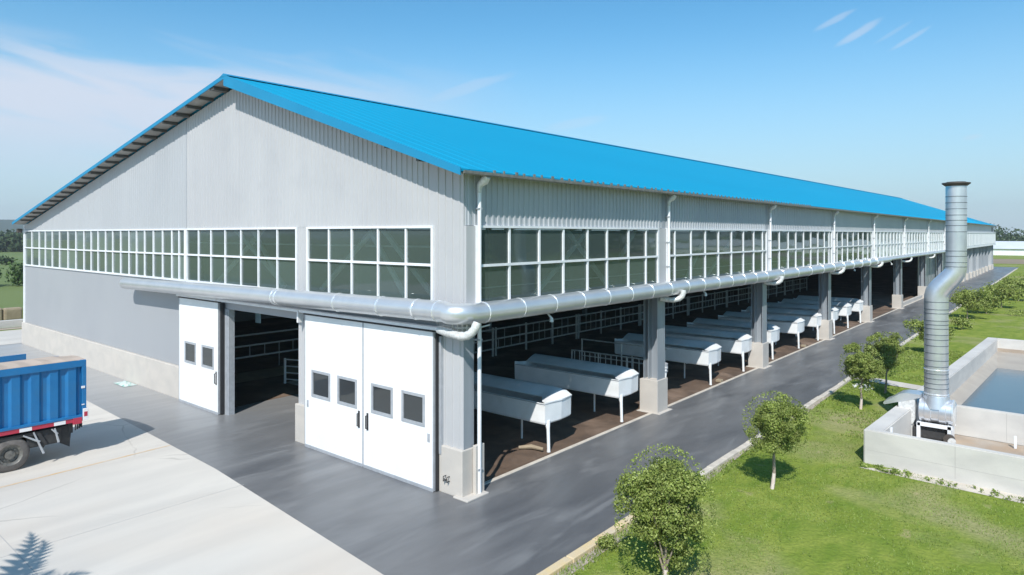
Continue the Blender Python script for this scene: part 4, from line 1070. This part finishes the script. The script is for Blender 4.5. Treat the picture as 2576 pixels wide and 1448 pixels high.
tree(5.86, 19.76, 2.55, 1.7, 1.7, 'darker round green tree just behind the blossoming one, left of the stack', 4, 22000, .056, (.1, 0), nb=70)
tree(5.75, 32.0, 2.2, 2.3, 1.7, 'pale bushy small tree half hidden behind the metal stack', 5, 7000, .09, name='tree', nb=50)
tree(5.45, 52.5, 2.5, 3.1, 2.0, 'small leaning tree with an open crown just right of the stack kink', 6, 6500, .11, nb=45)
tree(5.9, 45.0, 1.0, 1.4, .9, 'low light green shrub at the lane edge right of the stack', 7, 1200, .12, name='shrub', group='shrubs along the lane', cat='shrub')
for i, (x, y, h, cw, lab) in enumerate(((6.3, 57.5, 2.2, 2.6, 'low dense tree touching the small leaning tree on its right'), (9.3, 79, 3.0, 4.0, 'dense bushy tree filling the gap in the far lane row'), (6.9, 64, 2.5, 3.1, 'bushy little tree just beyond the small leaning tree'), (7.7, 73, 2.6, 3.2, 'bushy tree in the middle of the far lane row'),
                                        (10.2, 86, 3.4, 4.6, 'bushy tree at the right edge of the picture beyond the stack'), (13.4, 97, 4.2, 5.5, 'largest far bushy tree, cut by the right edge of the picture'))):
    tree(x, y, h, cw, h*.86, lab, 20+i, 5500, .15, m='leaf', name='tree', nb=45, group='bushy trees along the far lane')
# low shrub and weeds by the kerb and basin
def shrub(x, y, s, h, label, seed, n=700, leaf=.05, m='leaf'):
    rnd = random.Random(seed); b = MB(); leafcloud(b, [(x+rnd.uniform(-s, s)*.5, y+rnd.uniform(-s, s)*.5, h*.45, s*.5, s*.5, h*.5) for _ in range(6)], n, leaf, rnd, .3)
    o = b.build('shrub', M[m], origin=(x, y, 0)); tag(o, label, 'shrub'); return o
shrub(4.38, .05, .32, .3, 'small bright green weed clump beside the yellow kerb near the bottom edge', 31)
shrub(9.5, 58, 2.2, .5, 'patch of low weeds in the grass at the far right', 32, 700, .14)
b = MB(); rnd = random.Random(44)
for k_ in range(60):
    u = rnd.uniform(.0, 1.3) if k_ < 35 else rnd.uniform(1.3, 6); p = tx(u+.0, -.18-rnd.random()*.35-.03*u, 0)
    leafcloud(b, [(p[0], p[1], .06, .08, .08, .08)], 14, .06, rnd, .2)
o = b.build('weeds', M['blade']); tag(o, 'strip of weeds along the foot of the basin wall', 'weeds', kind='stuff')
# grass blades over the near lawn
b = MB(); rnd = random.Random(9)
vs = []; fs = []
def blades(n, x0, x1, y0, y1, hmin, hmax, w_, dens=None):
    for _ in range(n):
        x = rnd.uniform(x0, x1); y = rnd.uniform(y0, y1)
        q = Vector((x, y, 0)) - T0; uu = q.x*math.cos(TA)+q.y*math.sin(TA); vv = -q.x*math.sin(TA)+q.y*math.cos(TA)
        if uu > -.02 and vv > -.05 and vv < 24.3: continue
        if 4.1 < x < 8 and 20.8 < y < 23.1: continue
        if mnoise.noise(Vector((x*.45, y*.45, 3))) + .35*mnoise.noise(Vector((x*2, y*2, 1))) < -.22: continue
        h = rnd.uniform(hmin, hmax); a = rnd.uniform(0, 6.283); c, s = math.cos(a)*w_, math.sin(a)*w_; lx, ly = rnd.gauss(0, h*.5), rnd.gauss(0, h*.5)
        i = len(vs); vs.extend([(x-c, y-s, 0), (x+c, y+s, 0), (x+lx, y+ly, h)]); fs.append((i, i+1, i+2))
blades(48000, 4.2, 12.5, -5, 12, .015, .05, .011); blades(30000, 4.2, 9.5, 12, 34, .02, .07, .025)
blades(3500, 4.13, 4.5, -4, 12, .04, .10, .014)
b.v = vs; b.f = fs; o = b.build('grass', M['blade']); tag(o, 'short green grass of the lawn beside the lane', 'grass', kind='stuff')
b = MB(); rnd = random.Random(12)
for k_ in range(90):
    y = rnd.uniform(-3.5, 3.2); x = 4.2+abs(rnd.gauss(0, .12)); s = rnd.uniform(.015, .045)
    bm = bmesh.new(); bmesh.ops.create_icosphere(bm, subdivisions=1, radius=s)
    for v in bm.verts: v.co *= rnd.uniform(.7, 1.2)
    b.frombm(bm, Matrix.Translation((x, y, s*.4)))
o = b.build('rubble', M['rubble']); tag(o, 'loose stones and crumbled soil along the yellow kerb', 'rubble', kind='stuff')
b = MB(); b.add([(4.1, -6, .005), (4.42, -6, .005), (4.35, 0, .005), (4.45, 3, .005), (4.2, 8, .005), (4.3, 14, .005), (4.1, 20, .005)], [tuple(range(7))]); struct(b.build('dirt_strip', M['rubble']))

# feathery palm standing out of frame at the left; only its shadow falls into view
pt = thing('palm_tree', 'palm standing outside the left of the frame, only its frond shadows fall on the concrete', 'palm tree', (-.8, -13.3, 0))
b = MB(); b.tube([(-1.0, -13.6, 0), (-.95, -13.55, 2.0), (-.9, -13.5, 4.4)], [.16, .13, .11], 10); b.build('trunk', M['bark'], pt)
b = MB(); rnd = random.Random(6)
for k_, (az_, L_, dr) in enumerate(((95, 2.1, .6), (135, 2.2, .5), (170, 2.0, .9), (60, 1.9, .9), (215, 2.0, .9), (260, 2.0, .8), (305, 1.9, .8), (20, 2.0, .8), (115, 1.5, .2), (150, 3.7, .5), (141, 3.3, .7))):
    a = R(az_); dx, dy = math.cos(a), math.sin(a); prev = Vector((-.9, -13.5, 4.4)); n = 14
    for i in range(n):
        t_ = (i+1)/n; q = Vector((-.9+dx*L_*t_, -13.5+dy*L_*t_, 4.4+.7*math.sin(t_*2.3)-dr*t_*t_)); wd = .30*math.sin(math.pi*min(1, .15+t_*.85))+.03
        sd_ = Vector((-dy, dx, 0)); b.add([prev-sd_*.02, prev+sd_*.02, q+sd_*wd+Vector((dx, dy, 0))*.22-Vector((0, 0, .1)), q+sd_*.02, q-sd_*.02, q-sd_*wd+Vector((dx, dy, 0))*.22-Vector((0, 0, .1))], [(0, 1, 2), (1, 2, 3), (0, 5, 4), (0, 4, 3, 1)])
        prev = q
b.build('crown', M['leaf'], pt)

# ------------------------------------------------------------------ distance
b = MB(); b.add([(-2, 178, .03), (400, 178, .03), (400, 215, .03), (-10, 215, .03)], [(0, 1, 2, 3)]); struct(b.build('ploughed_field', M['brownfield']))
b = MB(); b.add([(-500, -40, .02), (-60, -40, .02), (-60, 160, .02), (-500, 300, .02)], [(0, 1, 2, 3)]); struct(b.build('field', M['greenfield']))
gh = thing('greenhouse', 'long low white film greenhouse across the field at the far right', 'greenhouse', (40, 262, 0))
b = MB(); b.box(-14, 150, 255, 285, 0, 2.1); b.build('wall', M['white'], gh)
b = MB(); b.prism([(254.5, 2.1), (285.5, 2.1), (278, 4.4), (262, 4.4)], 'x', -14.5, 150.5); b.build('roof', M['ghouse'], gh)
b = MB(); b.box(7.8, 8.4, 254.8, 255, 0, 3.0); b.build('door', M['dark'], gh)
def wood(x0, y0, x1, y1, depth, h, n, leaf, label, seed, nb=60, m='leaff', name='wood'):
    rnd = random.Random(seed); blobs = []
    for k_ in range(nb):
        t_ = (k_+rnd.random())/nb; s = rnd.uniform(.35, .6)*h; hh = h*rnd.uniform(.7, 1.05)
        x = x0+(x1-x0)*t_+rnd.uniform(-.5, .5)*depth; y = y0+(y1-y0)*t_+rnd.uniform(-.5, .5)*depth
        blobs.append((x, y, hh-s*.8, s*1.1, s*1.1, s*.9)); blobs.append((x+rnd.uniform(-2, 2), y, hh*.4, s*1.2, s*1.1, hh*.45))
    b = MB(); leafcloud(b, blobs, n, leaf, rnd, .5); o = b.build(name, M[m]); tag(o, label, 'trees', kind='stuff'); return o
wood(-30, 330, 140, 330, 18, 10.5, 16000, 1.2, 'line of dark green trees behind the far greenhouse', 51, 60)
wood(-330, 40, -240, 110, 25, 9, 9000, 1.6, 'woodland edge at the foot of the blue hill on the left', 52, 40)
wood(-105, -20, -88, 34, 5, 3.9, 13000, .40, 'dense dark hedge between the green fields at the left edge', 53, 40, 'leafd', 'hedge')
wood(-205, -30, -150, 60, 6, 2.4, 6000, .6, 'low line of bushes in the field at the left edge', 54, 40, 'leaff', 'hedge')
wood(-130, -140, 90, -120, 30, 15, 16000, 1.6, 'wood south of the yard, seen only mirrored in the windows', 55, 60, 'leafd')
wood(95, -120, 120, 210, 30, 14, 16000, 1.6, 'wood east of the yard, seen only mirrored in the windows', 56, 70, 'leafd')
b = MB()
def HP(i, j):
    a = i/40; d = j/10; x = -1500 + a*600; y = 100 + a*1500 - 900
    hh = 26*math.exp(-((a-.53)/.26)**2) + 12*math.exp(-((a-.25)/.2)**2)
    return (-1000-500*d*.8, -400+1500*a, (hh+4*mnoise.noise(Vector((a*9, d*3, 0))))*math.sin(math.pi*d))
b.grid(HP, 40, 10); struct(b.build('hill', M['hill'], smooth=True))
# pieces beyond the west corner
def single(name, label, cat, m, fn, origin=(0, 0, 0)):
    b = MB(); fn(b); o = b.build(name, m, origin=origin); tag(o, label, cat); return o
single('low_wall', 'low concrete wall beyond the far left corner of the barn', 'wall', M['tank'], lambda b: b.bbox(-47.5, -47.1, -8, 9, 0, .55, .03), (-47, 0, 0))
single('barrier_block', 'weathered tan block leaning behind the low wall at the left edge', 'block', M['tan'], lambda b: b.bbox(-52.5, -51.8, -6, 2.0, 0, 1.05, .12), (-52, -2, 0))
single('barrier_block', 'rounded tan block with a dark crack, right end of the pair at the left edge', 'block', M['tan'], lambda b: b.bbox(-52.4, -51.7, 2.06, 3.3, 0, 1.02, .16), (-52, 2.7, 0))
single('field_post', 'thin dark post standing in the green field left of the barn', 'post', M['black'], lambda b: b.tube([(-55, 4.2, 0), (-54.9, 4.25, 1.75)], .05, 6), (-55, 4.2, 0))
b = MB(); b.add([(-46.9, -20, .022), (-46, -20, .022), (-46, 30, .022), (-46.9, 30, .022)], [(0, 1, 2, 3)]); struct(b.build('dirt_strip', M['mud']))
heap(-49.5, 6.0, 1.5, 1.6, .5, M['rubble'], 'dark heap of earth and stones behind the low wall at the left', 'earth heap', 'earth_heap', 21)

# ------------------------------------------------------------------ air
hm = bpy.data.materials.new('air'); hm.use_nodes = True; nt = hm.node_tree; nt.nodes.clear()
pv = nt.nodes.new('ShaderNodeVolumePrincipled'); pv.inputs['Color'].default_value = (.93, .97, 1.0, 1); pv.inputs['Density'].default_value = .00036; pv.inputs['Anisotropy'].default_value = .2
ho = nt.nodes.new('ShaderNodeOutputMaterial'); nt.links.new(pv.outputs[0], ho.inputs['Volume'])
b = MB(); b.box(-1750, 1500, -1500, 1500, -1, 62); o = b.build('haze', hm); o['kind'] = 'stuff'; o['label'] = 'thin bluish haze in the air over the fields'; o['category'] = 'haze'
